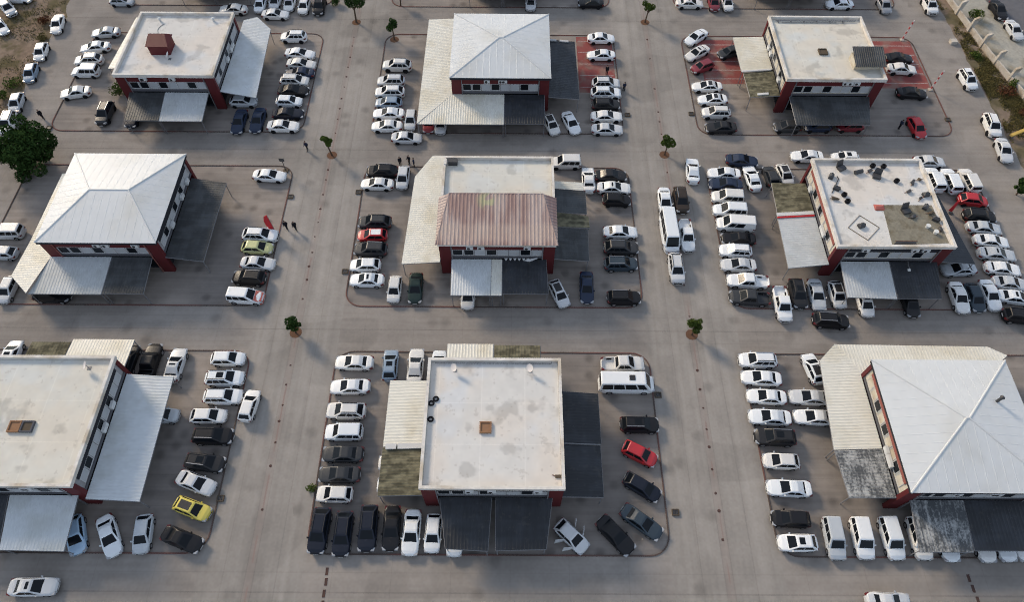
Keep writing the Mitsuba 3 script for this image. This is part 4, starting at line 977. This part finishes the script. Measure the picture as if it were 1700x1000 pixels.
(29.23,37.46,178,'suv','white','','white SUV, last at far end of left row, front right lot','front right lot'),
(29.26,35.15,177,'sedan','white','','white sedan, second from far end of left row, front right lot','front right lot'),
(29.44,32.79,177,'sedan','white','','white sedan, third from far end of left row, front right lot','front right lot'),
(29.31,30.27,177,'sedan','white','','white sedan, fourth from far end of left row, front right lot','front right lot'),
(29.42,27.88,177,'suv','black','','black SUV, fifth from near end of left row, front right lot','front right lot'),
(29.57,25.16,177,'hatchback','white','','white hatchback, fourth from near end of left row, front right lot','front right lot'),
(29.81,22.17,176,'sedan','white','','white sedan, third from near end of left row, front right lot','front right lot'),
(29.33,18.94,178,'hatchback','black','','black hatchback, second from near end of left row, front right lot','front right lot'),
(29.50,16.51,180,'hatchback','white','','white hatchback, at near end of left row, front right lot','front right lot'),
(34.42,32.74,177,'sedan','white','','white sedan, second from near end of inner row beside the cream canopy, front right lot','front right lot'),
(34.42,30.31,177,'sedan','white','','white sedan, at near end of inner row beside the cream canopy, front right lot','front right lot'),
(35.60,36.44,100,'hatchback','white','br','white hatchback with black roof, behind the cream wraparound canopy','front right lot'),
(33.38,17.02,270,'van','silver','','silver van, at left end of front row, front right lot','front right lot'),
(36.29,17.04,270,'van','white','','white van, second from left end of front row, front right lot','front right lot'),
(39.33,17.05,270,'van','white','','white van, third from left end of front row, front right lot','front right lot'),
(42.19,17.07,270,'van','white','','white van, fourth from left end of front row, front right lot','front right lot'),
(45.00,17.01,270,'sedan','white','','white sedan, fifth from left end of front row, front right lot','front right lot'),
(48.67,17.03,270,'sedan','white','','white sedan, third from right end of front row, front right lot','front right lot'),
(50.75,17.10,270,'sedan','white','','white sedan, second from right end of front row, front right lot','front right lot'),
(52.59,17.05,270,'sedan','white','','white sedan, last at right end of front row, front right lot','front right lot'),
(37.32,10.94,0,'sedan','white','','white sedan driving in the street at the bottom right','front right lot'),
]
# </CARS>
for c in CARS:
    car(*c)

# ------------------------------------------------------------------ trees and plants
def leaves(centers, radii, n, size, seed):
    g = np.random.default_rng(seed)
    c = np.array(centers); r = np.array(radii)
    pick = g.choice(len(c), n, p=r[:, 0] ** 2 / (r[:, 0] ** 2).sum())
    d = g.normal(size=(n, 3)); d /= np.linalg.norm(d, axis=1, keepdims=True)
    p = c[pick] + d * r[pick] * (0.55 + 0.45 * g.random((n, 1)) ** 0.5)
    a = g.normal(size=(n, 3)) + d * 0.4; a /= np.linalg.norm(a, axis=1, keepdims=True)
    u = np.cross(a, g.normal(size=(n, 3))); u /= np.linalg.norm(u, axis=1, keepdims=True); w = np.cross(a, u)
    s = size * (0.6 + 0.8 * g.random((n, 1)))
    v = np.stack([p - u * s, p - w * s * 0.45, p + u * s, p + w * s * 0.45], 1).reshape(-1, 3)
    i = np.arange(n) * 4
    return trimesh.Trimesh(v, np.vstack([np.stack([i, i + 1, i + 2], 1), np.stack([i, i + 2, i + 3], 1)]), process=False)


def tree(name, x, y, h, cr, label, category, mat, seed, n, size, clumps=9, trunk_h=None, group=None, squash=0.85, spread=(0.30, 0.85), fat=(0.22, 0.44)):
    g = np.random.default_rng(seed)
    k = numbered(name); tag(k, label, category, group)
    th = trunk_h or h - cr * 1.6
    lean = V([g.uniform(-.25, .25), g.uniform(-.25, .25)]) * (0 if cr > 3 else 1)
    top = V([x + lean[0], y + lean[1], h - cr * squash])
    limbs = [cyl([x, y, 0], [top[0], top[1], th], 0.06 + 0.018 * h, 0.04 + 0.012 * h, 8)]
    cs, rs = [], []
    for q in range(clumps):
        d = g.normal(size=3); d /= np.linalg.norm(d); d[2] *= squash; d[:2] *= g.uniform(0.75, 1.15)
        c = top + d * cr * g.uniform(*spread); cs.append(c); rs.append(np.full(3, cr * g.uniform(*fat)))
        limbs.append(cyl([top[0], top[1], th * g.uniform(0.75, 1.0)], c, 0.02 + 0.008 * h, 0.015, 5))
    add('trunk', cat(limbs), 'trunk', k)
    add('crown', leaves(cs, rs, n, size, seed + 50), mat, k)
    return k


PITS = []
for (x, y, h, cr, lab, sd, mat) in ((-26.1, 70.7, 3.9, 0.95, 'small round street tree in the left avenue below the back left lot', 3, 'leaf_mid'), (-26.35, 41.25, 3.1, 1.15, 'small dark green street tree at the left avenue crossing nearest the front', 4, 'leaf_dark'),
                                    (22.1, 71.2, 3.4, 1.15, 'small street tree in the right avenue beside the middle of the far crossing', 5, 'leaf_mid'), (22.1, 41.3, 3.2, 1.2, 'small bushy street tree at the right avenue crossing nearest the front', 6, 'leaf_mid'),
                                    (-26.3, 101.0, 6.0, 2.1, 'broad dark green tree on a trunk at the top edge of the left avenue', 7, 'leaf_dark'), (-19.5, 96.6, 4.0, 1.25, 'small black green tree at the back left kerb corner of the back centre lot', 8, 'leaf_dark'),
                                    (22.2, 101.5, 4.0, 1.05, 'small round tree at the top edge of the right avenue', 9, 'leaf_mid')):
    tree('street_tree', x, y, h, cr, lab, 'tree', mat, sd, 1500 if cr < 1.5 else 3200, 0.13, group='street trees')
    pit = sheet(Polygon([(x + 0.75 * math.cos(t), y + 0.75 * math.sin(t)) for t in np.linspace(0, 6.28, 14)[:-1]]), 0.018)
    tag(add('tree_pit', pit, 'soil'), kind='structure')
tree('ornamental_tree', -19.3, 105.6, 3.0, 1.0, 'dark red leaved small tree cut by the top edge', 'tree', 'leaf_red', 21, 900, 0.13)
tree('broadleaf_tree', -68.3, 68.4, 7.0, 4.4, 'big dark green tree at the left edge', 'tree', 'leaf_dark', 31, 17000, 0.22, clumps=64, trunk_h=3.0, spread=(0.30, 0.98), fat=(0.16, 0.30))


def shrub(x, y, r, h, label, mat, seed, n=420, name='shrub'):
    g = np.random.default_rng(seed)
    k = numbered(name); tag(k, label, 'shrub')
    cs = [V([x + g.uniform(-.5, .5) * r, y + g.uniform(-.5, .5) * r, h * g.uniform(.35, .7)]) for _ in range(6)]
    add('stem', cat([cyl([x, y, 0], c, 0.03, 0.012, 5) for c in cs]), 'trunk', k)
    add('foliage', leaves(cs, [V([r * .55, r * .55, h * .4])] * 6, n, 0.14, seed), mat, k)


for a in ((-60.6, 82.9, 1.5, 2.0, 'green shrub against the left wall of the red roof hut building', 'leaf_mid', 41, 800), (-78.4, 100.4, 1.3, 1.0, 'rust brown shrub on the dirt beside the farthest roadside car', 'leaf_red', 42),
          (-77.2, 96.2, 1.0, 0.7, 'olive low shrub on the dirt just below the rust brown one', 'leaf_dry', 43), (-77.6, 84.9, 1.4, 1.2, 'green shrub on the dirt edge left of the line of cars', 'leaf_mid', 44), (-78.2, 81.9, 1.5, 1.3, 'green shrub on the dirt near the left photo edge', 'leaf_mid', 45),
          (-78.3, 78.0, 1.3, 1.0, 'dry shrub on the dirt above the big dark tree', 'leaf_dry', 46), (78.3, 102.6, 1.5, 1.7, 'green shrub outside the pillared wall near its far end', 'leaf_mid', 47, 700), (78.2, 86.2, 1.0, 1.2, 'yellow green shrub inside the pillared wall by its third pillar', 'leaf_mid', 48),
          (75.0, 93.0, 1.2, 0.8, 'dark low shrub in the middle of the dry verge', 'leaf_mid', 49), (76.6, 84.6, 1.5, 0.9, 'brown dry shrub on the near part of the verge', 'leaf_red', 50), (78.0, 79.4, 1.6, 1.1, 'rusty dry shrub near the right photo edge', 'leaf_red', 51)):
    shrub(*a)
tree('dark_tree', 70.5, 64.0, 2.6, 1.15, 'dark bushy tree at the right photo edge behind the littered roof', 'tree', 'leaf_dark', 61, 2200, 0.15)
shrub(-30.2, 105.6, 1.0, 1.4, 'dark round shrub at the end of the top edge car row', 'leaf_dark', 62, 500)
shrub(28.3, 65.2, .55, .7, 'tiny green shrub at the far left kerb of the middle right lot', 'leaf_mid', 63, 120)
shrub(-21.3, 22.0, .6, .7, 'tiny green shrub on the front left kerb of the front centre lot', 'leaf_mid', 64, 140)


def tufts(area, n, seed, size):
    g = np.random.default_rng(seed); x0, y0, x1, y1 = area.bounds
    pts = np.c_[g.uniform(x0, x1, 4 * n), g.uniform(y0, y1, 4 * n)]
    pts = pts[shapely.contains_xy(area, pts[:, 0], pts[:, 1])]
    keep = meshkit.fbm(np.c_[pts * 0.35, np.zeros(len(pts))], 3, seed) + 0.25 * g.random(len(pts)) > 0.62
    pts = pts[keep][:n]
    m = len(pts); a = g.uniform(0, 6.28, m); hgt = size * g.uniform(.5, 1.4, m); w = 0.08
    dx, dy = np.cos(a) * w, np.sin(a) * w; lean = g.normal(size=(m, 2)) * 0.12
    z = np.zeros(m)
    v = np.stack([np.c_[pts[:, 0] - dx, pts[:, 1] - dy, z], np.c_[pts[:, 0] + dx, pts[:, 1] + dy, z], np.c_[pts + lean, hgt]], 1).reshape(-1, 3)
    return trimesh.Trimesh(v, np.arange(3 * m).reshape(-1, 3), process=False)


tag(add('dry_grass', tufts(Polygon([(73.6, 68), (73.6, 104), (72.5, 110), *[(x - .4, y) for x, y in FENCE[3::-1]]]), 14000, 71, 0.24), 'leaf_dry'), 'dry grass on the verge at right', 'grass', kind='stuff')
tag(add('rough_grass', tufts(Polygon([(-95, 72), *[(x - .3, y) for x, y in wob[2:28]], (-95, 112)]), 6000, 72, 0.2), 'leaf_dry'), 'rough grass on the earth at left', 'grass', kind='stuff')

# ------------------------------------------------------------------ wall with pillars on the right
wk = numbered('boundary_wall'); tag(wk, 'low cream wall with tall leaning pillars along the dry verge', 'wall')
for (xa, ya), (xb, yb2) in zip(FENCE, FENCE[1:]):
    d = V([xb - xa, yb2 - ya]); L = np.linalg.norm(d); d /= L; nn = V([-d[1], d[0]]) * 0.12
    q = Polygon([(xa, ya) + nn, (xb, yb2) + nn, (xb, yb2) - nn, (xa, ya) - nn])
    add('wall_panel', trimesh.creation.extrude_polygon(q, 0.95, engine='earcut'), 'concrete', wk)
line = [(80.4, 73.5), (79.75, 78.4), (78.96, 83.57), (78.2, 87.68), (77.4, 91.66), (76.7, 95.8), (76.1, 99.9), (75.6, 104.4)]
for x, y in line:
    m = hull([(-.22, -.28, 0), (.22, -.28, 0), (.22, .28, 0), (-.22, .28, 0), (-.12, -.2, 2.2), (.45, -.2, 2.55), (.45, .2, 2.55), (-.12, .2, 2.2), (.75, .15, 2.5), (.75, -.15, 2.5)])
    m.apply_translation([x, y, 0.0]); add('pillar', m, 'concrete', wk)
tag(add('concrete_block', bx(71.9, 72.9, 96.2, 97.1, 0, 0.55), 'concrete'), 'pale square block at the edge of the dry verge', 'block')
yk = numbered('yellow_beam'); tag(yk, 'yellow beam lying raised over the near end of the dry verge', 'beam')
add('beam', hull([(x + dx, y + dy, z) for x, y in ((73.3, 74.7), (77.4, 76.6)) for dx, dy in ((-.12, .2), (.12, -.2)) for z in (0.7, 1.0)]), 'yellow', yk)
add('support', cat([bx(73.9, 74.1, 74.9, 75.1, 0, .7), bx(76.9, 77.1, 76.3, 76.5, 0, .7)]), 'steel', yk)

# ------------------------------------------------------------------ street furniture
for x, y, lab in ((64.25, 97.35, 'far red and white striped pole beside the red paving'), (65.15, 85.34, 'near red and white striped pole beside the red paving')):
    k = numbered('striped_pole'); tag(k, lab, 'pole', 'striped poles')
    add('pole', cyl([x, y, 0], [x + .25, y, 3.7], 0.09, n=10), 'pole_white', k)
    for q in range(4):
        z = 0.3 + q * 0.9; add('band', cyl([x + .25 * z / 3.7, y, z], [x + .25 * (z + .42) / 3.7, y, z + .42], 0.096, n=10), 'flag_red', k)
    add('base', bx(x - .3, x + .3, y - .3, y + .3, 0, 0.12), 'concrete', k)
for x, y, fs, lab in ((-31.6, 56.6, 1.0, 'red feather flag at the kerb right of the grey hip roof'), (60.2, 60.6, 0.72, 'red feather flag behind the right row of the littered roof building')):
    k = numbered('feather_flag'); tag(k, lab, 'flag', 'red flags')
    add('pole', cyl([x, y, 0], [x - .2, y + .1, 3.6 * fs], 0.03, n=6), 'steel', k)
    prof = [(a * fs, c * fs) for a, c in [(0, .5), (.75, .7), (.8, 1.6), (.72, 2.6), (.5, 3.3), (0.05, 3.6)]]
    vs = []
    for q, (w_, z) in enumerate(prof):
        o = 0.10 * math.sin(q * 1.7)
        for yy in (-0.012, 0.012): vs += [(x - .2 * z / 3.6, y + yy, z), (x - .2 * z / 3.6 - w_, y + o + yy, z)]
    add('cloth', cat([hull(vs[4 * q:4 * q + 8]) for q in range(5)]), 'flag_red', k)
    add('base', cyl([x, y, 0.006], [x, y, .12], .3, n=12), 'plastic', k)
k = numbered('sign_post'); tag(k, 'thin dark post at the back corner of the middle left lot', 'post')
add('pole', cyl([-32.2, 67.6, 0], [-32.2, 67.6, 2.6], 0.06, n=8), 'dark_metal', k)
add('plate', bx(-32.55, -31.85, 67.52, 67.56, 2.0, 2.6), 'dark_metal', k)
add('base', bx(-32.55, -31.85, 67.25, 67.95, 0.006, 0.16), 'dark_brown', k)
for x, y, lab in ((17.5, 19.7, 'dark kerb drain at the front right of the front centre lot'), (-30.9, 20.9, 'dark kerb drain beside the yellow car'), (17.1, 33.2, 'dark kerb drain in front of the minibus with roof hatch'), (17.4, 79.3, 'dark kerb drain right of the back centre lot'),
                  (-30.7, 62.8, 'dark kerb drain below the thin post, middle left lot'), (-21.4, 63.7, 'dark kerb drain on the left kerb of the middle centre lot'), (-21.5, 50.3, 'dark kerb drain near the front left corner of the middle centre lot'), (65.7, 78.7, 'dark kerb drain at the front right corner of the back right lot'),
                  (-68.8, 75.8, 'dark kerb drain at the front left corner of the back left lot'), (27.1, 79.6, 'dark kerb drain on the left kerb of the back right lot')):
    k = add('kerb_drain', cat([bx(x - .38, x + .38, y - .34, y - .26, .02, .2), bx(x - .38, x + .38, y + .26, y + .34, .02, .2), bx(x - .38, x - .3, y - .258, y + .258, .02, .2), bx(x + .3, x + .38, y - .258, y + .258, .02, .2)]), 'dark_brown'); tag(k, lab, 'drain', 'kerb drains')
    for q in range(4): add('bar', bx(x - .28 + q * .15, x - .19 + q * .15, y - .255, y + .255, .05, .15), 'dark_metal', k)
GL = 'small rusty drain cover on the centre line of the %s avenue'
for nm, ax, y0 in (('left', -26.27, 17.35), ('right', 22.13, 17.2)):
    for q in range(36):
        y = y0 + q * 2.42 + rng.uniform(-.3, .3)
        if min(abs(y - t) for t in (41.3, 71.0, 101.2)) < 2.6: continue
        x = ax + rng.uniform(-.05, .05)
        s = rng.uniform(.09, .16)
        if rng.random() < 0.12: continue
        tag(add('drain_cover', cyl([x, y, 0.002], [x, y, 0.03], s * 1.2, s, n=8), 'drain'), GL % nm, 'drain cover', f'drain covers of the {nm} avenue')
for nm, pts in (('left', [(-18.5, 13.6), (-18.45, 12.6), (-18.5, 11.5), (-18.5, 10.5), (-18.55, 9.6)]), ('right', [(46.4, 13.3), (46.5, 12.3), (46.6, 11.2), (46.6, 10.2)])):
    for x, y in pts:
        tag(add('drain_grate', cat([bx(x - .14, x + .14, y - .36, y - .30, .002, .03), bx(x - .14, x + .14, y + .3, y + .36, .002, .03), bx(x - .14, x - .09, y - .298, y + .298, .002, .03), bx(x + .09, x + .14, y - .298, y + .298, .002, .03), bx(x - .088, x + .088, y - .298, y + .298, .002, .012)]), 'drain'),
            f'black drain slot crossing the front street, {nm} line', 'drain grate', f'drain slots in the front street, {nm} line')

# ------------------------------------------------------------------ things lying on roofs
tyre = ply(torus(0.24, 0.10), smooth=True)


def add_tyre(x, y, z, lab, tilt=0):
    k = numbered('tyre'); tag(k, lab, 'tyre', 'old tyres on roofs')
    add('tread', tyre, 'rubber', k, at(x, y, z + 0.10) @ T().rotate([1, 0, 0], tilt))


Z0 = 6.021
add_tyre(-7.95, 29.9, Z0, 'tyre on the plain pale flat roof, farthest right of three'); add_tyre(-8.4, 29.4, Z0, 'tyre on the plain pale flat roof, middle of three'); add_tyre(-8.35, 27.6, Z0, 'tyre on the plain pale flat roof, nearest of three')
for x, y, lab in ((42.5, 58.5, 'tyre by the left parapet of the littered roof, farther of two'), (42.65, 57.4, 'tyre by the left parapet of the littered roof, nearer of two'), (48.9, 63.4, 'tyre by the back parapet of the littered roof, right of two'), (47.5, 63.5, 'tyre by the back parapet of the littered roof, left of two'), (49.9, 60.9, 'tyre in the back right part of the littered roof')):
    add_tyre(x, y, Z0, lab)
    add_tyre(x + .05, y + .03, Z0 + .2, lab.replace('tyre', 'tyre stacked on another', 1))


def scrap(name, x, y, rot, parts, lab, category):
    k = numbered(name); tag(k, lab, category)
    for nm, m, mt in parts: add(nm, m, mt, k, at(x, y, Z0, rot))


def seat():
    return [('cushion', hull([(a, b2, c) for a in (-.5, .5) for b2 in (-.55, .1) for c in (.05, .38)] + [(0, -.6, .25)]), 'dark_metal'), ('backrest', hull([(-.5, .12, .1), (.5, .12, .1), (-.45, .45, 1.05), (.45, .45, 1.05), (-.5, .3, .1), (.5, .3, .1), (-.4, .6, 1.0), (.4, .6, 1.0)]), 'dark_metal')]


scrap('discarded_seat', 49.6, 56.0, 15, seat(), 'discarded black car seat standing on the brown sheet', 'seat')
scrap('discarded_seat', 43.2, 63.2, 25, seat(), 'discarded black car seat by the back left corner of the littered roof', 'seat')
scrap('discarded_seat', 47.6, 61.8, -20, seat(), 'discarded black seat below the back parapet of the littered roof', 'seat')


def drum(c='dark_metal'): return [('barrel', cyl([0, 0, 0], [0, 0, .62], .28, n=14), c), ('rim', cyl([0, 0, .622], [0, 0, .66], .3, .26, n=14), 'steel')]


scrap('oil_drum', 45.3, 62.2, 0, [('barrel', cyl([-.5, 0, .28], [.5, .3, .28], .27, n=14), 'dark_metal'), ('rim', cyl([.505, .3, .28], [.54, .31, .28], .29, n=14), 'steel')], 'dark drum lying on the back part of the littered roof', 'drum')
def engine(): return [('block', hull([(a, b2, c) for a in (-.4, .4) for b2 in (-.3, .3) for c in (0, .35)] + [(-.2, 0, .6), (.25, .1, .55)]), 'dark_metal'), ('pulley', cyl([.42, 0, .25], [.5, 0, .25], .16, n=12), 'rubber')]
scrap('engine_scrap', 43.4, 53.5, 20, engine(), 'dark machine part inside the square outline on the littered roof', 'scrap')
scrap('engine_scrap', 41.6, 61.6, 60, engine(), 'dark machine part in the back left corner of the littered roof', 'scrap')
scrap('engine_scrap', 53.0, 58.6, 10, engine(), 'dark machine part by the right parapet of the littered roof', 'scrap')
scrap('engine_scrap', 53.0, 54.6, -30, engine(), 'dark machine part beside the white buckets on the littered roof', 'scrap')
scrap('engine_scrap', 41.8, 59.6, -30, engine(), 'dark machine part at the left end of the long pipe', 'scrap')
scrap('engine_scrap', 52.3, 56.5, 50, engine(), 'small dark machine part right of the discarded seat on brown sheet', 'scrap')
for x, y, lab in ((51.6, 53.4, 'white bucket on the brown sheet, left of two'), (52.3, 52.5, 'white bucket on the brown sheet, right and nearer of two')):
    scrap('bucket', x, y, 0, [('pail', cyl([0, 0, 0], [0, 0, .42], .22, .28, n=14), 'bucket'), ('lid', cyl([0, 0, .422], [0, 0, .46], .29, n=14), 'bucket')], lab, 'bucket')
scrap('body_shell_piece', 46.5, 56.6, 0, [('shell', hull([(-.65, -.5, .02), (.65, -.45, .02), (.7, .35, .05), (-.6, .45, .05), (-.4, 0, .22), (.4, 0, .25)]), 'faded_red'), ('edge', bx(-.5, .5, -.56, -.5, .01, .06), 'rust')], 'pinkish red body panel lying at the corner of the brown sheet', 'scrap')
tag(add('floor_sheet', trimesh.creation.extrude_polygon(Polygon([(47.0, 57.0), (53.3, 57.0), (53.6, 51.0), (46.5, 50.6), (46.7, 53)]), 0.02, engine='earcut').apply_translation([0, 0, Z0 + .001]), 'tarp'), 'flat brown sheet covering the front right of the littered roof', 'sheet')
scrap('scrap_pipe', 42.0, 60.2, 55, [('tube', cyl([-1.6, 0, .06], [1.2, .2, .08], .06, n=8), 'dark_metal'), ('elbow', cyl([1.2, .2, .08], [1.35, .55, .2], .06, n=8), 'dark_metal')], 'long dark pipe lying along the left of the littered roof', 'pipe')
scrap('timber_frame', 43.7, 53.3, 45, [('rail', bx(-1.4, 1.4, -1.4, -1.35, 0, .07), 'dark_brown'), ('rail', bx(-1.4, 1.4, 1.35, 1.4, 0, .07), 'dark_brown'), ('rail', bx(-1.4, -1.35, -1.348, 1.348, 0, .07), 'dark_brown'), ('rail', bx(1.35, 1.4, -1.348, 1.348, 0, .07), 'dark_brown')], 'thin square frame lying on the front left of the littered roof', 'frame')
scrap('scrap_heap', 48.2, 50.9, 0, [('sheet', hull([(-1.5, -.15, .02), (1.4, -.1, .02), (1.2, .2, .12), (-1.1, .25, .15), (0, .1, .25)]), 'dark_metal'), ('rod', cyl([-1.2, .3, .1], [1.5, .3, .1], .04, n=6), 'rust')], 'dark scrap heap along the front parapet of the littered roof', 'scrap')
for q, (x, y, rot, lab) in enumerate(((52.9, 61.2, 20, 'small dark scrap by the right parapet, farthest back on the littered roof'), (51.9, 60.7, 70, 'small dark scrap in the back right, right of a tyre'), (46.9, 62.6, 40, 'dark lump left of the back tyres on the littered roof'), (52.7, 55.6, 10, 'dark lump above the white buckets on the littered roof'),
                                      (53.1, 53.2, 80, 'dark lump right of the white buckets on the littered roof'), (51.0, 59.2, 30, 'small brown lump between the seat on the sheet and the back tyre'), (41.2, 57.9, 0, 'dark lump against the left parapet of the littered roof'), (50.3, 55.0, 25, 'dark lump at the foot of the discarded seat on the brown sheet'), (52.2, 58.0, 55, 'flat dark scrap left of the machine part by the right parapet'))):
    g = np.random.default_rng(300 + q)
    scrap('scrap_heap', x, y, rot, [('lump', hull(np.c_[g.uniform(-.5, .5, 14), g.uniform(-.3, .3, 14), g.uniform(0.0, .38, 14)]), 'dark_metal' if q % 3 else 'dark_brown'), ('rod', cyl([-.6, .1, .05], [.5, -.2, .22], .035, n=6), 'rust')], lab, 'scrap')
scrap('wall_lamp', 49.6, 51.2, 0, [('bulb', cyl([-.1, -2.2, -3.1], [-.1, -2.2, -2.75], .3, .12, n=12), 'bucket'), ('arm', cyl([-.1, -2.2, -2.8], [-.1, -1.2, -2.6], .03, n=6), 'steel')], 'white round lamp over the dark front canopy, middle right lot', 'lamp')
scrap('roof_scrap', 9.5 - 4.7, 21.6, 0, [('box', bx(-.3, .3, -.15, .15, 0, .14), 'dark_brown'), ('rod', cyl([-.32, .05, .1], [-.6, .15, .05], .04, n=6), 'rust')], 'small brown scrap at the front right corner of the plain pale roof', 'scrap')

# ------------------------------------------------------------------ people
def skeleton(stride, bend):
    J = {}
    hipz, sh = 0.92, 1.42
    J['legs'] = []
    for s in (-1, 1):
        f = stride * s
        J['legs'].append([(0.0, .10 * s, hipz), (f * .5 + .04, .10 * s, .50), (f - .02, .10 * s, .09), (f + .16, .11 * s, .04)])
    J['arms'] = []
    for s in (-1, 1):
        f = -stride * s * .7
        J['arms'].append([(0, .19 * s, sh), (f * .5 - .03, .24 * s, 1.14), (f + .08 + bend, .22 * s, .90 + bend)])
    return J


def ball(p, r, n=8):
    m = trimesh.creation.icosphere(subdivisions=1, radius=r); m.apply_translation(p); return m.vertices


def bone(p, q, r0, r1): return hull(np.vstack([ball(p, r0), ball(q, r1)]))


def man(m): return Manifold(mi_mesh(m))


def build_person(stride, bend):
    J = skeleton(stride, bend)
    def limbs(grow, what):
        out = []
        if what in ('all', 'legs'):
            for hp, kn, an, to in J['legs']:
                out += [bone(hp, kn, .088 + grow, .06 + grow), bone(kn, an, .06 + grow, .043 + grow)]
        if what in ('all', 'top'):
            for shd, el, wr in J['arms']: out += [bone(shd, el, .055 + grow, .042 + grow), bone(el, wr, .042 + grow, .03 + grow)]
            out += [bone((0, -.13, 1.40), (0, .13, 1.40), .085 + grow, .085 + grow), hull(np.vstack([ball((0, s * .12, 1.38), .09 + grow) for s in (-1, 1)] + [ball((0, s * .10, 1.0), .095 + grow) for s in (-1, 1)]))]
        if what == 'legs': out += [bone((0, -.085, .95), (0, .085, .95), .11 + grow, .11 + grow)]
        return out
    body = limbs(0, 'all') + [bone((0, 0, 1.45), (.02, 0, 1.56), .058, .052)]
    body += [hull(np.vstack([ball((.02, 0, 1.68), .088), ball((.06, 0, 1.60), .05), ball((-.01, 0, 1.70), .088)])), bone((.10, 0, 1.655), (.125, 0, 1.635), .014, .018)]
    body += [bone((.095, s * .032, 1.675), (.098, s * .032, 1.675), .013, .012) for s in (-1, 1)] + [bone((.01, s * .088, 1.68), (0, s * .092, 1.65), .018, .014) for s in (-1, 1)] + [bone((.10, -.022, 1.60), (.10, .022, 1.60), .010, .010)]
    for i, (shd, el, wr) in enumerate(J['arms']):
        d = V(wr) - V(el); d /= np.linalg.norm(d); wr = V(wr); s = -1 if i == 0 else 1
        fw = np.cross(d, [0, 1, 0]); fw /= np.linalg.norm(fw)
        palm = wr + d * .06
        body.append(hull(np.vstack([ball(wr, .028), ball(palm + fw * .03, .02), ball(palm - fw * .03, .02)])))
        for q, ln in ((-.032, .05), (-.011, .066), (.011, .062), (.032, .045)):
            a = palm + fw * q + d * .015; body.append(bone(a, a + d * ln * .6 - V([0, s * .008, 0]), .010, .009)); body.append(bone(a + d * ln * .6 - V([0, s * .008, 0]), a + d * ln - V([0, s * .024, 0]), .009, .008))
        body.append(bone(wr + d * .03 + fw * .025, wr + d * .055 + fw * .06, .012, .010))
    for hp, kn, an, to in J['legs']: body.append(bone(an, to, .045, .035))
    U = man(body[0])
    for m in body[1:]: U = U + man(m)
    q = U.to_mesh(); skin = trimesh.Trimesh(q.vert_properties[:, :3], q.tri_verts)
    def uni(ms):
        A = man(ms[0])
        for m in ms[1:]: A = A + man(m)
        q = A.to_mesh(); return ply(trimesh.Trimesh(q.vert_properties[:, :3], q.tri_verts), smooth=50)
    hairm = hull(np.vstack([ball((.0, 0, 1.72), .092), ball((-.035, 0, 1.66), .075)]))
    shoes = [hull(np.vstack([ball(an, .05), ball(V(to) + [0.02, 0, 0], .042), ball(V(an) + [-.04, 0, -.04], .042)])) for hp, kn, an, to in J['legs']]
    return {'body': ply(skin, smooth=50), 'trousers': uni(limbs(.014, 'legs')), 'jacket': uni(limbs(.016, 'top')), 'hair': ply(hairm, smooth=50), 'shoes': [ply(m, smooth=50) for m in shoes]}


POSES = [build_person(0.0, 0.06), build_person(0.22, 0.0), build_person(0.06, 0.16)]
for q, (x, y, rot, pose, top, lab) in enumerate((
        (-70.4, 77.8, 300, 1, 'cloth_black', 'person in dark clothes near the front left corner of the back left lot'), (-29.8, 71.7, 250, 1, 'cloth_navy', 'person in dark clothes crossing left of the small round street tree'),
        (-16.0, 68.8, 300, 0, 'cloth_black', 'leftmost of three people in dark clothes behind a white car'), (-14.75, 69.1, 240, 2, 'cloth_black', 'middle of three people in dark clothes behind a white car'), (-14.0, 68.6, 200, 0, 'cloth_navy', 'rightmost of three people in dark clothes behind a white car'),
        (-30.2, 57.2, 280, 1, 'cloth_black', 'left of two people in dark clothes walking right of the red flag'), (-29.0, 57.1, 285, 1, 'cloth_black', 'right of two people in dark clothes walking right of the red flag'),
        (14.85, 88.4, 270, 0, 'cloth_black', 'person in dark clothes on the red paving between parked white cars'), (17.25, 84.6, 90, 0, 'cloth_navy', 'person in dark clothes on the kerb right of the back centre lot'),
        (57.7, 76.8, 20, 2, 'cloth_navy', 'person in dark clothes standing left of the lone red car'))):
    k = numbered('person'); tag(k, lab, 'person', 'people in the streets')
    P = POSES[pose]; tw = at(x, y, 0.008, rot)
    add('body', P['body'], 'skin', k, tw); add('trousers', P['trousers'], 'cloth_black', k, tw); add('jacket', P['jacket'], top, k, tw); add('hair', P['hair'], 'hair', k, tw)
    for s in P['shoes']: add('shoe', s, 'plastic', k, tw)
